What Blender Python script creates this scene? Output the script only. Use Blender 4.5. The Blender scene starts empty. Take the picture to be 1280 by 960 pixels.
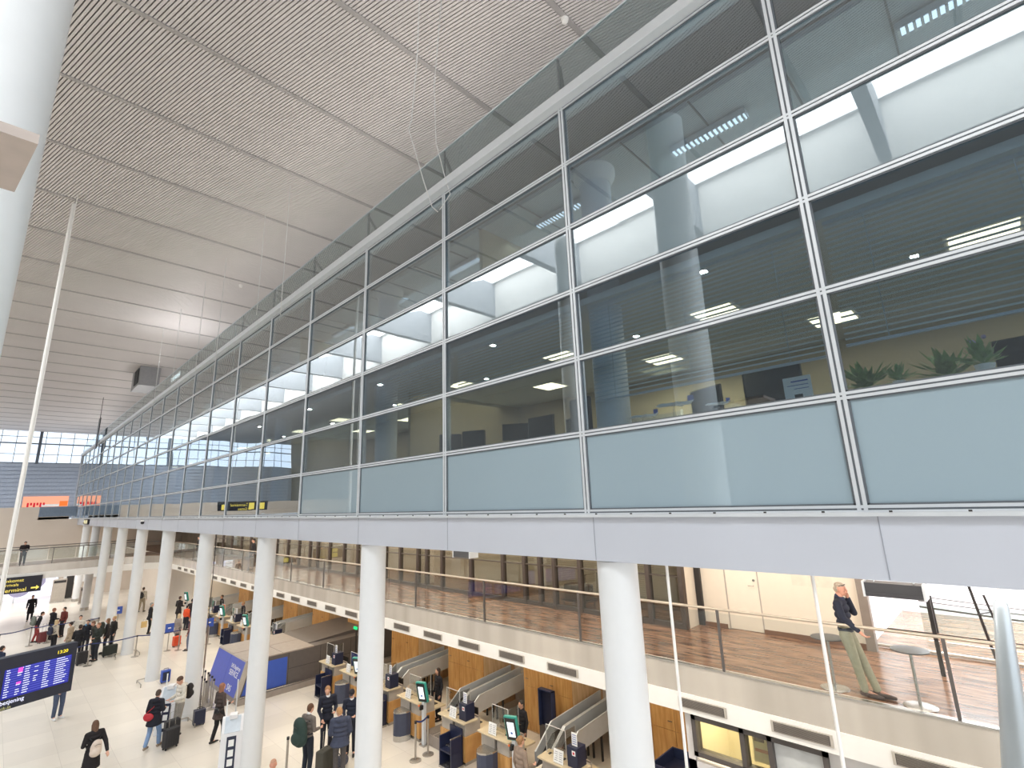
import bpy, bmesh, math, random
from mathutils import Vector, Matrix, Euler
S = bpy.context.scene
COL = S.collection
PI = math.pi
# ------------------------------------------------------------------ camera, sky, light, exposure
cam_data = bpy.data.cameras.new('camera')
cam_data.sensor_width = 36.0
cam_data.lens = 619.0 / 1280.0 * 36.0
cam_data.clip_start = 0.05
cam_data.clip_end = 400
cam = bpy.data.objects.new('camera', cam_data)
COL.objects.link(cam)
cam.matrix_world = Matrix(((0.70384137, -0.13855541, -0.69671351, 0),
                           (-0.70948753, -0.1856333, -0.67982919, 0),
                           (-0.03513922, 0.97280146, -0.22895973, 7.2),
                           (0, 0, 0, 1)))
S.camera = cam
w = bpy.data.worlds.new('daylight')
S.world = w
w.use_nodes = True
w.node_tree.nodes['Background'].inputs[0].default_value = (0.92, 0.96, 1.0, 1)
w.node_tree.nodes['Background'].inputs[1].default_value = 1.35
S.view_settings.view_transform = 'Standard'
S.view_settings.look = 'None'
S.view_settings.gamma = 1
S.view_settings.use_curve_mapping = False
S.view_settings.exposure = 0.5
S.cycles.max_bounces = 10
S.cycles.diffuse_bounces = 4
S.cycles.glossy_bounces = 5
S.cycles.transparent_max_bounces = 24
S.cycles.sample_clamp_indirect = 4

def area(name, loc, sx, sy, power, col=(1, 1, 1), rot=(0, 0, 0), spread=PI):
    l = bpy.data.lights.new(name, 'AREA')
    l.shape = 'RECTANGLE'; l.size = sx; l.size_y = sy
    l.energy = power; l.color = col; l.spread = spread
    o = bpy.data.objects.new(name, l)
    o.location = loc; o.rotation_euler = rot
    COL.objects.link(o)
    return o
# daylight entering through the roof light over the hall
area('rooflight_daylight', (-5.1, 34, 19.6), 4.4, 100, 6400, (0.93, 0.97, 1.0))
# ceiling lamps of the far side of the hall (behind and left of the camera)
for k in range(12): area('hall_downlight', (-10.5 - 6 * (k % 2), -6 + 7.2 * k, 17.3), 0.3, 0.3, 270, (1.0, 0.96, 0.9))
# row of lamps in the soffit above the check in desks
area('desk_lamps', (11.3, 24, 3.85), 1.2, 46, 420, (1.0, 0.87, 0.68))
# lamps in the ceiling above the upper walkway
area('walkway_lamps', (11.3, 20, 6.3), 1.6, 50, 520, (1.0, 0.92, 0.8))
# open stair hall at the right end of the walkway
area('stairwell_daylight', (15.0, -1.5, 6.3), 2.5, 7, 480, (0.88, 0.94, 1.0))
# unseen upward fills added over the office roof and opposite to brighten the ceiling
area('ceiling_fill_right', (6.9, 30, 13.7), 0.8, 90, 700, (1.0, 0.97, 0.94), (PI, 0.0, 0))
area('ceiling_fill_left', (-8.6, 30, 12.0), 0.8, 90, 1500, (1.0, 0.97, 0.94), (PI, -0.55, 0))
# unseen fill strip added under the overhang to brighten the walkway edge
area('overhang_fill', (7.6, 20, 6.36), 0.25, 50, 620, (1.0, 0.95, 0.87), (0, -0.6, 0))
# fill light added to lighten the rooms behind the walkway partition
area('rear_room_fill', (13.2, 27, 6.38), 0.9, 38, 420, (1.0, 0.93, 0.82))
# under the far bridge
area('far_lamps', (2.0, 58, 4.6), 12, 8, 420, (1.0, 0.95, 0.9))

# ------------------------------------------------------------------ materials
MATS = {}
def lin(c):
    return tuple((v / 255 / 12.92) if v / 255 <= 0.04045 else ((v / 255 + 0.055) / 1.055) ** 2.4 for v in c)
def mat(name, rgb, rough=0.6, metal=0.0, noise=0.06, scale=6.0, emit=0.0, bump=0.0, stretch=None, spec=0.5):
    """plain procedural material: the colour varied a little by noise"""
    if name in MATS: return MATS[name]
    m = bpy.data.materials.new(name); m.use_nodes = True
    nt = m.node_tree; b = nt.nodes['Principled BSDF']
    c = lin(rgb)
    b.inputs['Roughness'].default_value = rough
    b.inputs['Metallic'].default_value = metal
    b.inputs['Specular IOR Level'].default_value = spec
    tc = nt.nodes.new('ShaderNodeTexCoord'); mp = nt.nodes.new('ShaderNodeMapping')
    nz = nt.nodes.new('ShaderNodeTexNoise'); nz.inputs['Scale'].default_value = scale
    nt.links.new(tc.outputs['Object'], mp.inputs[0]); nt.links.new(mp.outputs[0], nz.inputs['Vector'])
    if stretch: mp.inputs['Scale'].default_value = stretch
    rp = nt.nodes.new('ShaderNodeValToRGB')
    rp.color_ramp.elements[0].position = 0.3; rp.color_ramp.elements[1].position = 0.7
    rp.color_ramp.elements[0].color = (*[v * (1 - noise) for v in c], 1)
    rp.color_ramp.elements[1].color = (*[min(1, v * (1 + noise)) for v in c], 1)
    nt.links.new(nz.outputs[0], rp.inputs[0]); nt.links.new(rp.outputs[0], b.inputs['Base Color'])
    if emit:
        b.inputs['Emission Color'].default_value = (*c, 1); b.inputs['Emission Strength'].default_value = emit
    if bump:
        bp = nt.nodes.new('ShaderNodeBump'); bp.inputs['Strength'].default_value = bump
        nt.links.new(nz.outputs[0], bp.inputs['Height']); nt.links.new(bp.outputs[0], b.inputs['Normal'])
    MATS[name] = m
    return m
def glass(name, tint, f0=0.1, power=4.0, rough=0.0, body=None, bodymix=0.0, warp=0.0):
    """window glass: sees through with a tint and mirrors more towards grazing angles; body = frosted/back painted colour"""
    if name in MATS: return MATS[name]
    m = bpy.data.materials.new(name); m.use_nodes = True
    nt = m.node_tree; nt.nodes.clear()
    out = nt.nodes.new('ShaderNodeOutputMaterial')
    tr = nt.nodes.new('ShaderNodeBsdfTransparent'); tr.inputs[0].default_value = (*lin(tint), 1)
    gl = nt.nodes.new('ShaderNodeBsdfGlossy'); gl.inputs[0].default_value = (0.93, 0.97, 0.98, 1); gl.inputs['Roughness'].default_value = rough
    lw = nt.nodes.new('ShaderNodeLayerWeight'); lw.inputs['Blend'].default_value = 0.5
    pw = nt.nodes.new('ShaderNodeMath'); pw.operation = 'POWER'; pw.inputs[1].default_value = power
    mu = nt.nodes.new('ShaderNodeMath'); mu.operation = 'MULTIPLY_ADD'; mu.inputs[1].default_value = 1 - f0; mu.inputs[2].default_value = f0
    mx = nt.nodes.new('ShaderNodeMixShader')
    L = nt.links.new
    L(lw.outputs['Facing'], pw.inputs[0]); L(pw.outputs[0], mu.inputs[0]); L(mu.outputs[0], mx.inputs[0])
    base = tr
    if body:
        df = nt.nodes.new('ShaderNodeBsdfDiffuse'); df.inputs[0].default_value = (*lin(body), 1)
        bm_ = nt.nodes.new('ShaderNodeMixShader'); bm_.inputs[0].default_value = bodymix
        L(tr.outputs[0], bm_.inputs[1]); L(df.outputs[0], bm_.inputs[2]); base = bm_
    L(base.outputs[0], mx.inputs[1]); L(gl.outputs[0], mx.inputs[2]); L(mx.outputs[0], out.inputs[0])
    if warp:
        tc = nt.nodes.new('ShaderNodeTexCoord'); nz = nt.nodes.new('ShaderNodeTexNoise'); nz.inputs['Scale'].default_value = 0.55
        nz.inputs['Detail'].default_value = 0
        bp = nt.nodes.new('ShaderNodeBump'); bp.inputs['Strength'].default_value = warp; bp.inputs['Distance'].default_value = 0.05
        L(tc.outputs['Object'], nz.inputs['Vector']); L(nz.outputs[0], bp.inputs['Height']); L(bp.outputs[0], gl.inputs['Normal'])
    MATS[name] = m
    return m
def emis(name, rgb, st):
    if name in MATS: return MATS[name]
    m = bpy.data.materials.new(name); m.use_nodes = True
    nt = m.node_tree; nt.nodes.clear()
    out = nt.nodes.new('ShaderNodeOutputMaterial'); e = nt.nodes.new('ShaderNodeEmission')
    e.inputs[0].default_value = (*lin(rgb), 1); e.inputs[1].default_value = st
    nt.links.new(e.outputs[0], out.inputs[0]); MATS[name] = m
    return m
def tile_floor():
    m = mat('pale_stone_floor', (222, 212, 198), 0.28, 0, 0.05, 0.35)
    nt = m.node_tree; b = nt.nodes['Principled BSDF']
    tc = nt.nodes.new('ShaderNodeTexCoord'); br = nt.nodes.new('ShaderNodeTexBrick')
    br.offset = 0; br.inputs['Scale'].default_value = 1.0; br.inputs['Brick Width'].default_value = 1.2; br.inputs['Row Height'].default_value = 1.2
    br.inputs['Mortar Size'].default_value = 0.006
    a = lin((226, 217, 203)); c = lin((214, 205, 191)); g = lin((196, 186, 172))
    br.inputs['Color1'].default_value = (*a, 1); br.inputs['Color2'].default_value = (*c, 1); br.inputs['Mortar'].default_value = (*g, 1)
    nt.links.new(tc.outputs['Object'], br.inputs['Vector'])
    nz = nt.nodes.new('ShaderNodeTexNoise'); nz.inputs['Scale'].default_value = 0.6; nz.inputs['Detail'].default_value = 6
    nt.links.new(tc.outputs['Object'], nz.inputs['Vector'])
    mx = nt.nodes.new('ShaderNodeMixRGB'); mx.blend_type = 'MULTIPLY'; mx.inputs[0].default_value = 0.25
    nt.links.new(br.outputs[0], mx.inputs[1]); nt.links.new(nz.outputs[0], mx.inputs[2])
    g2 = nt.nodes.new('ShaderNodeBrightContrast'); g2.inputs['Bright'].default_value = 0.09
    nt.links.new(mx.outputs[0], g2.inputs[0]); nt.links.new(g2.outputs[0], b.inputs['Base Color'])
    return m
def wood(name, rgb, dark, plank=(0.9, 0.12), axis='X', rough=0.4, grain=(1, 14, 1)):
    m = mat(name, rgb, rough)
    nt = m.node_tree; b = nt.nodes['Principled BSDF']
    tc = nt.nodes.new('ShaderNodeTexCoord'); mp = nt.nodes.new('ShaderNodeMapping'); mp.inputs['Scale'].default_value = grain
    nz = nt.nodes.new('ShaderNodeTexNoise'); nz.inputs['Scale'].default_value = 2.2; nz.inputs['Detail'].default_value = 5
    L = nt.links.new
    L(tc.outputs['Object'], mp.inputs[0]); L(mp.outputs[0], nz.inputs['Vector'])
    rp = nt.nodes.new('ShaderNodeValToRGB'); rp.color_ramp.elements[0].position = 0.38; rp.color_ramp.elements[1].position = 0.62
    rp.color_ramp.elements[0].color = (*lin(dark), 1); rp.color_ramp.elements[1].color = (*lin(rgb), 1)
    L(nz.outputs[0], rp.inputs[0])
    if plank:
        m2 = nt.nodes.new('ShaderNodeMapping'); L(tc.outputs['Object'], m2.inputs[0])
        if axis == 'Y': m2.inputs['Rotation'].default_value = (0, 0, PI / 2)
        br = nt.nodes.new('ShaderNodeTexBrick'); br.inputs['Scale'].default_value = 1
        br.inputs['Brick Width'].default_value = plank[0]; br.inputs['Row Height'].default_value = plank[1]; br.inputs['Mortar Size'].default_value = 0.003
        br.inputs['Color1'].default_value = (1, 1, 1, 1); br.inputs['Color2'].default_value = (0.72, 0.68, 0.66, 1); br.inputs['Mortar'].default_value = (0.5, 0.45, 0.42, 1)
        L(m2.outputs[0], br.inputs['Vector'])
        mx = nt.nodes.new('ShaderNodeMixRGB'); mx.blend_type = 'MULTIPLY'; mx.inputs[0].default_value = 0.8
        L(rp.outputs[0], mx.inputs[1]); L(br.outputs[0], mx.inputs[2]); L(mx.outputs[0], b.inputs['Base Color'])
    else:
        L(rp.outputs[0], b.inputs['Base Color'])
    return m

WHITE = mat('white_paint', (244, 241, 236), 0.55, noise=0.015)
COLW = mat('column_white', (224, 226, 228), 0.4, noise=0.01)
WARMW = mat('warm_white_wall', (226, 217, 206), 0.7, noise=0.02, scale=1)
ALU = mat('aluminium_profile', (212, 216, 220), 0.4, 0.25, 0.02)
BEAM = mat('beam_cladding', (196, 200, 210), 0.45, 0.1, 0.02, 1)
DARK = mat('dark_metal', (62, 60, 60), 0.45, 0.4)
GASK = mat('black_gasket', (40, 42, 44), 0.7)
STEEL = mat('brushed_steel', (212, 204, 194), 0.27, 0.5, 0.14, 1.6, stretch=(1, 1.2, 0.1))  # stretched noise puts upright streaks like reflected highlights into the colour
CHROME = mat('satin_chrome', (190, 188, 184), 0.25, 0.9, 0.03)
BELTM = mat('conveyor_steel', (206, 212, 218), 0.3, 0.3, 0.06, 2)
RUBBER = mat('belt_rubber', (52, 50, 50), 0.6)
SLAT = mat('ceiling_slat', (214, 208, 205), 0.55, 0.1, 0.03, 0.7)
SLATB = mat('ceiling_void', (98, 94, 94), 0.8)
JOINT = mat('ceiling_joint', (172, 167, 165), 0.5, 0.2)
NAVY = mat('navy_panel', (30, 36, 62), 0.4)
BLUE = mat('signal_blue', (58, 88, 178), 0.4, noise=0.03)
BLUE2 = mat('violet_blue_panel', (84, 98, 190), 0.4, noise=0.03)
GREY = mat('grey_laminate', (176, 168, 158), 0.5)
GREYD = mat('charcoal_panel', (92, 86, 84), 0.5)
TAUPE = mat('taupe_panel', (150, 140, 132), 0.45)
TOPC = mat('birch_countertop', (206, 190, 160), 0.35)
OAK = wood('oak_front', (206, 160, 100), (184, 134, 76), None, grain=(1, 5, 0.6))
OAKL = wood('pale_oak', (222, 190, 150), (204, 168, 124), None, grain=(5, 5, 0.5))
PARQ = wood('merbau_parquet', (170, 130, 102), (102, 70, 52), (1.2, 0.16), 'Y', 0.2, grain=(5, 0.7, 1))
PAPER = mat('white_paper', (240, 240, 238), 0.6, noise=0.01)
TEAL = mat('teal_plastic', (52, 150, 138), 0.35)
BLACKP = mat('black_plastic', (28, 28, 32), 0.4)
SCRN = emis('lit_screen', (226, 240, 240), 1.3)
FLOOR = tile_floor()
GL_CLEAR = glass('facade_glass', (204, 217, 226), 0.15, 1.9, warp=0.10)
GL_FROST = glass('frosted_glass', (205, 215, 220), 0.10, 2.6, body=(158, 177, 187), bodymix=0.93)
GL_SPAN = glass('spandrel_glass', (150, 170, 178), 0.13, 2.2, body=(122, 138, 146), bodymix=0.95, warp=0.10)
GL_RAIL = glass('balustrade_glass', (243, 245, 244), 0.035, 4.0)
PLEXI = glass('plexiglass', (232, 232, 230), 0.05, 3.0)

# ------------------------------------------------------------------ mesh helpers
class MB:
    def __init__(self): self.v = []; self.f = []
    def add(self, vs, fs):
        n = len(self.v); self.v += [tuple(p) for p in vs]; self.f += [tuple(i + n for i in f) for f in fs]; return self
    def box(self, x0, x1, y0, y1, z0, z1, M=None):
        vs = [Vector((x, y, z)) for z in (z0, z1) for y in (y0, y1) for x in (x0, x1)]
        if M: vs = [M @ p for p in vs]
        return self.add(vs, [(0, 2, 3, 1), (4, 5, 7, 6), (0, 1, 5, 4), (2, 6, 7, 3), (0, 4, 6, 2), (1, 3, 7, 5)])
    def prism(self, poly, z0, z1, M=None):
        n = len(poly)
        vs = [Vector((x, y, z0)) for x, y in poly] + [Vector((x, y, z1)) for x, y in poly]
        if M: vs = [M @ p for p in vs]
        return self.add(vs, [tuple(range(n - 1, -1, -1)), tuple(range(n, 2 * n))] + [(i, (i + 1) % n, n + (i + 1) % n, n + i) for i in range(n)])
    def lathe(self, prof, c=(0, 0, 0), seg=20, M=None):
        """prof: (r, z) list"""
        vs = []; fs = []
        for r, z in prof:
            for k in range(seg):
                a = 2 * PI * k / seg; p = Vector((c[0] + r * math.cos(a), c[1] + r * math.sin(a), c[2] + z)); vs.append(M @ p if M else p)
        for i in range(len(prof) - 1):
            for k in range(seg):
                fs.append((i * seg + k, i * seg + (k + 1) % seg, (i + 1) * seg + (k + 1) % seg, (i + 1) * seg + k))
        fs.append(tuple(range(seg - 1, -1, -1))); m = (len(prof) - 1) * seg; fs.append(tuple(range(m, m + seg)))
        return self.add(vs, fs)
    def cyl(self, x, y, z0, z1, r, seg=16, M=None): return self.lathe([(r, z0), (r, z1)], (x, y, 0), seg, M)
    def tube(self, pts, rad, seg=8, cap=True):
        pts = [Vector(p) for p in pts]; n = len(pts)
        if not hasattr(rad, '__len__'): rad = [rad] * n
        vs = []; fs = []; u = None
        for i, p in enumerate(pts):
            d = (pts[min(i + 1, n - 1)] - pts[max(i - 1, 0)]).normalized()
            if u is None:
                u = d.cross(Vector((0, 0, 1)));
                if u.length < 0.05: u = d.cross(Vector((0, 1, 0)))
            u = (u - d * u.dot(d)).normalized(); v = d.cross(u)
            for k in range(seg):
                a = 2 * PI * k / seg; vs.append(p + (u * math.cos(a) + v * math.sin(a)) * rad[i])
        for i in range(n - 1):
            for k in range(seg):
                fs.append((i * seg + k, i * seg + (k + 1) % seg, (i + 1) * seg + (k + 1) % seg, (i + 1) * seg + k))
        if cap: fs.append(tuple(range(seg - 1, -1, -1))); fs.append(tuple(range((n - 1) * seg, n * seg)))
        return self.add(vs, fs)
    def ball(self, c, r, seg=14, rings=9, M=None):
        if not hasattr(r, '__len__'): r = (r, r, r)
        vs = []; fs = []
        for i in range(1, rings):
            t = PI * i / rings
            for k in range(seg):
                a = 2 * PI * k / seg; vs.append(Vector((r[0] * math.sin(t) * math.cos(a), r[1] * math.sin(t) * math.sin(a), r[2] * math.cos(t))))
        vs += [Vector((0, 0, r[2])), Vector((0, 0, -r[2]))]
        for i in range(rings - 2):
            for k in range(seg):
                fs.append((i * seg + k, (i + 1) * seg + k, (i + 1) * seg + (k + 1) % seg, i * seg + (k + 1) % seg))
        t = (rings - 1) * seg
        for k in range(seg):
            fs.append((t, k, (k + 1) % seg)); b = (rings - 2) * seg; fs.append((t + 1, b + (k + 1) % seg, b + k))
        if M: vs = [M @ p for p in vs]
        c = Vector(c); return self.add([p + c for p in vs], fs)
    def cap(self, a, b, ra, rb=None, seg=12):
        """tapered capsule"""
        rb = ra if rb is None else rb
        a = Vector(a); b = Vector(b); d = (b - a)
        if d.length < 1e-5: return self.ball(a, ra, seg, 8)
        d.normalize(); pts = []; rr = []
        for k in range(4): t = PI / 2 * k / 4; pts.append(a - d * ra * math.cos(t)); rr.append(max(0.0008, ra * math.sin(t)))
        pts.append(a); rr.append(ra); pts.append(b); rr.append(rb)
        for k in range(3, -1, -1): t = PI / 2 * k / 4; pts.append(b + d * rb * math.cos(t)); rr.append(max(0.0008, rb * math.sin(t)))
        return self.tube(pts, rr, seg)
    def mesh(self, name='m'):
        me = bpy.data.meshes.new(name); me.from_pydata(self.v, [], self.f); me.update(); return me
    def build(self, name, m, parent=None, smooth=None, bevel=0.0, label=None, kind=None):
        me = self.mesh(name); me.materials.append(m)
        if smooth is not None:
            me.polygons.foreach_set('use_smooth', [True] * len(me.polygons)); me.set_sharp_from_angle(angle=math.radians(smooth))
        o = bpy.data.objects.new(name, me); COL.objects.link(o)
        if bevel:
            b = o.modifiers.new('bevel', 'BEVEL'); b.width = bevel; b.segments = 2; b.limit_method = 'ANGLE'
        if parent: o.parent = parent
        if label: o['label'] = label
        if kind: o['kind'] = kind
        return o
def tag(o, label, cat, group=None, kind=None):
    o['label'] = label; o['category'] = cat
    if group: o['group'] = group
    if kind: o['kind'] = kind
    return o
def thing(name, label, cat, loc=(0, 0, 0), rz=0, group=None, kind=None):
    o = bpy.data.objects.new(name, None); o.empty_display_size = 0.1; COL.objects.link(o)
    o.location = loc; o.rotation_euler = (0, 0, rz)
    return tag(o, label, cat, group, kind)
def struct(o): o['kind'] = 'structure'; return o
def dup(root, loc, rz, label, group=None):
    r = root.copy(); COL.objects.link(r); r.location = loc; r.rotation_euler = (0, 0, rz); r['label'] = label
    if group: r['group'] = group
    for ch in list(root.children):
        c = ch.copy(); COL.objects.link(c); c.parent = r
        for g in ch.children:
            d = g.copy(); COL.objects.link(d); d.parent = c
    return r
def text(name, s, m, parent, loc, rot, size, align='LEFT', depth=0.002):
    """lettering turned into mesh"""
    cu = bpy.data.curves.new(name, 'FONT'); cu.body = s; cu.size = size; cu.align_x = align; cu.extrude = depth
    o = bpy.data.objects.new(name, cu); COL.objects.link(o)
    dg = bpy.context.evaluated_depsgraph_get(); me = bpy.data.meshes.new_from_object(o.evaluated_get(dg))
    bpy.data.objects.remove(o); me.materials.clear(); me.materials.append(m)
    q = bpy.data.objects.new(name, me); COL.objects.link(q); q.location = loc; q.rotation_euler = rot; q.parent = parent
    return q
UNIT = ['', 'first', 'second', 'third', 'fourth', 'fifth', 'sixth', 'seventh', 'eighth', 'ninth', 'tenth', 'eleventh', 'twelfth', 'thirteenth', 'fourteenth', 'fifteenth', 'sixteenth', 'seventeenth', 'eighteenth', 'nineteenth']
def nth(n):
    return UNIT[n] if n < 20 else ('twentieth' if n == 20 else 'thirtieth' if n == 30 else ('twenty-' if n < 30 else 'thirty-') + UNIT[n % 10])
ORD = ['nearest', 'second', 'third', 'fourth', 'fifth', 'sixth', 'seventh', 'eighth', 'ninth', 'tenth', 'eleventh', 'twelfth', 'thirteenth', 'fourteenth', 'fifteenth', 'sixteenth']

# ------------------------------------------------------------------ the large structure
ROOF = 17.5
struct(MB().box(-22, 22, -14, 84, -0.3, 0).build('floor', FLOOR))
# slatted ceiling, X -2.8 .. 7.8
mb = MB()
ang = math.atan2(0.245, 0.97)
dirv = Vector((-math.sin(ang), math.cos(ang))); nrm = Vector((math.cos(ang), math.sin(ang)))
CX0, CX1, CY0, CY1 = -2.8, 10.6, -12, 84
def clipline(off):
    p = nrm * off; t0, t1 = -1e9, 1e9
    for (pp, dd, lo, hi) in ((p.x, dirv.x, CX0, CX1), (p.y, dirv.y, CY0, CY1)):
        a, b = (lo - pp) / dd, (hi - pp) / dd
        if a > b: a, b = b, a
        t0 = max(t0, a); t1 = min(t1, b)
    return (t0, t1) if t1 > t0 else None
off = -8.0
while off < 36:
    r = clipline(off)
    if r:
        M = Matrix.Rotation(ang, 4, 'Z'); M.translation = (nrm.x * off, nrm.y * off, 0)
        mb.box(-0.026, 0.026, r[0], r[1], ROOF, ROOF + 0.035, M)
    off += 0.075
ceil = struct(mb.build('ceiling', SLAT))
struct(MB().box(CX0, CX1, CY0, CY1, ROOF + 0.06, ROOF + 0.15).build('ceiling_void', SLATB, ceil))
jm = MB()
y = 11.36 - 3.1 * 7
while y < 84:
    jm.box(CX0, CX1, y - 0.05, y + 0.05, ROOF - 0.03, ROOF + 0.06)
    jm.box(CX0, CX1, y + 0.06, y + 0.085, ROOF - 0.005, ROOF + 0.01)
    y += 3.08
jm.build('ceiling_joint', JOINT, ceil)
MB().box(CX1, CX1 + 0.2, CY0, 84, 13.3, ROOF + 0.15).build('ceiling_bulkhead', mat('bulkhead_dark', (70, 70, 74), 0.7), ceil)
# roof light: upstands, cross fins, and the plain ceiling beyond
rl = struct(MB().box(CX0 - 0.15, CX0, CY0, 84, ROOF, ROOF + 2.6).box(-7.65, -7.5, CY0, 84, ROOF, ROOF + 2.6).build('trim_1', WHITE))
fin = MB()
y = 0.8
while y < 84:
    fin.add([(-7.5, y, ROOF + 0.1), (-2.8, y, ROOF + 0.1), (-2.8, y, ROOF + 0.5), (-7.5, y, ROOF + 2.5), (-7.5, y + 0.35, ROOF + 0.1), (-2.8, y + 0.35, ROOF + 0.1), (-2.8, y + 0.35, ROOF + 0.5), (-7.5, y + 0.35, ROOF + 2.5)],
            [(0, 1, 2, 3), (7, 6, 5, 4), (0, 4, 5, 1), (1, 5, 6, 2), (2, 6, 7, 3), (3, 7, 4, 0)])
    y += 6.2
fin.build('roof_fin', mat('fin_grey', (170, 172, 176), 0.6), rl)
struct(MB().box(-22, -7.65, -14, 84, ROOF, ROOF + 0.2).build('ceiling_left', mat('plain_ceiling', (116, 118, 122), 0.8)))
struct(MB().box(-22.2, -22, -14, 84, 0, 12).build('wall_left', mat('left_wall_grey', (112, 114, 116), 0.8)))
struct(MB().box(-22.2, -22, -14, 84, 12, ROOF).build('wall_left_top', MATS['left_wall_grey']))
# far wall: beige lower part, ribbed blue grey upper part, clerestory
struct(MB().box(-22, 22, 84, 84.3, 7, 13.65).build('wall_far', mat('blue_grey_cladding', (164, 174, 190), 0.5)))
rb = MB()
for k in range(14): rb.box(-22, 12, 83.93, 84.0, 7.2 + k * 0.46, 7.235 + k * 0.46)
rb.build('cladding_joint', mat('cladding_joint', (128, 138, 156), 0.6), bpy.data.objects['wall_far'])
win = struct(MB().box(-22, 12, 83.9, 84.1, 15.95, 16.1).build('window_1', mat('window_steel', (120, 128, 138), 0.5, 0.3)))
wf = MB()
for k in range(26):
    x = -20.3 + k * 1.3
    wf.box(x - 0.03, x + 0.03, 83.93, 84.05, 13.65, ROOF)
wf.box(-22, 12, 83.93, 84.05, 14.7, 14.76); wf.box(-22, 12, 83.93, 84.05, 13.65, 13.75); wf.box(-22, 12, 83.93, 84.05, 16.8, 16.86)
wf.build('window_bar', MATS['window_steel'], win)
wf = MB()
for x in (-12.4, -4.9, 2.6, 10.0): wf.box(x - 0.14, x + 0.14, 83.6, 84.05, 13.6, ROOF)
wf.build('window_post', mat('post_steel', (98, 106, 116), 0.5, 0.3), win)
MB().box(-22, 12, 84.06, 84.08, 13.65, ROOF).build('pane', glass('clerestory_glass', (236, 242, 250), 0.05, 4), win)
low = struct(MB().box(-22, -0.3, 64, 64.4, 0, 8.15).box(-0.3, 4.9, 64, 64.4, 3.1, 8.15).box(4.9, 22, 64, 64.4, 0, 7.0).box(2.75, 4.9, 64, 64.4, 7.0, 7.2)
             .build('wall_back', mat('beige_wall', (206, 194, 182), 0.7, noise=0.02, scale=0.8)))
gr = MB()
for k in range(14): gr.box(2.8 + k * 0.19, 2.84 + k * 0.19, 63.86, 63.9, 7.25, 8.1)
gr.box(2.75, 5.4, 63.9, 64.0, 7.25, 8.15)
tag(gr.build('glazed_gallery', mat('gallery_blue', (120, 136, 156), 0.4)), 'blue-grey barred gallery front at the far end of the hall', 'screen')

# right side: desk wall, soffit
struct(MB().box(14.6, 14.8, -2, 64, 0, 4.05).build('wall_desks', WARMW))
struct(MB().box(14.9, 18.9, -14, 64, 3.2, 4.03).box(9.62, 14.9, 2.0, 64, 3.98, 4.04).build('slab_1', WHITE))
# upper walkway floor, its steel edge band and white grille band
wk = struct(MB().box(9.75, 19, -14, 64, 4.04, 4.05).build('floor_walkway', PARQ))
struct(MB().box(9.60, 9.64, -14, 46.0, 3.56, 4.06).build('trim_2', STEEL))
struct(MB().box(9.64, 9.75, -14, 46.0, 3.56, 4.055).box(9.585, 9.75, -14, 46.0, 3.23, 3.56).build('trim_3', WHITE))
cap_ = struct(MB().box(9.57, 9.66, -14, 46.0, 4.055, 4.08).build('trim_4', CHROME))
# curved corner and the far bridge
def arc(x0, y0, r0, r1, z0, z1, n=10):
    m_ = MB()
    for k in range(n):
        a0 = PI / 2 * k / n; a1 = PI / 2 * (k + 1) / n
        P = [(x0 + r0 * math.cos(a0), y0 + r0 * math.sin(a0)), (x0 + r1 * math.cos(a0), y0 + r1 * math.sin(a0)), (x0 + r1 * math.cos(a1), y0 + r1 * math.sin(a1)), (x0 + r0 * math.cos(a1), y0 + r0 * math.sin(a1))]
        m_.prism(P, z0, z1)
    return m_
bx, by, br_ = 7.0, 46.0, 2.6
struct(arc(bx, by, br_, br_ + 0.05, 3.56, 4.06).box(-22, bx, by + br_, by + br_ + 0.05, 3.56, 4.06).build('trim_5', STEEL))
struct(arc(bx, by, br_ - 0.015, br_ + 0.12, 3.1, 3.56).box(-22, bx, by + br_ - 0.015, by + br_ + 0.12, 3.1, 3.56).build('trim_6', WHITE))
struct(MB().box(-22, 9.7, by + br_ + 0.1, by + br_ + 4.5, 3.5, 4.05).build('slab_2', mat('bridge_floor', (150, 128, 112), 0.5)))
# ------------------------------------------------------------------ glass office front (hangs over the hall)
YM = [1.02 + 3.108 * k for k in range(-2, 23)]
ZR = [7.01, 8.07, 9.16, 10.21, 11.26, 12.37, 13.42]
YE = YM[-1]
fac = struct(MB().box(5.45, 5.9, YM[0] - 1, YE + 0.05, 13.44, 13.62).build('wall_office', ALU, bevel=0.01))
fac['label'] = 'long glass office front with white aluminium grid above the hall'
fac['category'] = 'glass facade'
for y in YM:
    MB().box(5.585, 5.62, y - 0.042, y - 0.010, 6.98, 13.45).box(5.585, 5.62, y + 0.010, y + 0.042, 6.98, 13.45).box(5.612, 5.72, y - 0.03, y + 0.03, 6.98, 13.45).build('mullion', ALU, fac)
for i, z in enumerate(ZR):
    MB().box(5.588, 5.62, YM[0] - 1, YE, z - 0.036, z - 0.008).box(5.588, 5.62, YM[0] - 1, YE, z + 0.008, z + 0.036).box(5.612, 5.70, YM[0] - 1, YE, z - 0.028, z + 0.028).build('transom', ALU, fac)
gk = MB()
for y in YM: gk.box(5.592, 5.61, y - 0.011, y + 0.011, 6.98, 13.45); gk.box(5.60, 5.612, y - 0.062, y + 0.062, 6.98, 13.45)
for z in ZR: gk.box(5.594, 5.61, YM[0] - 1, YE, z - 0.008, z + 0.008); gk.box(5.60, 5.612, YM[0] - 1, YE, z - 0.052, z + 0.052)
gk.build('gasket', mat('grey_gasket', (92, 98, 104), 0.6), fac)
far = {}
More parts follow.
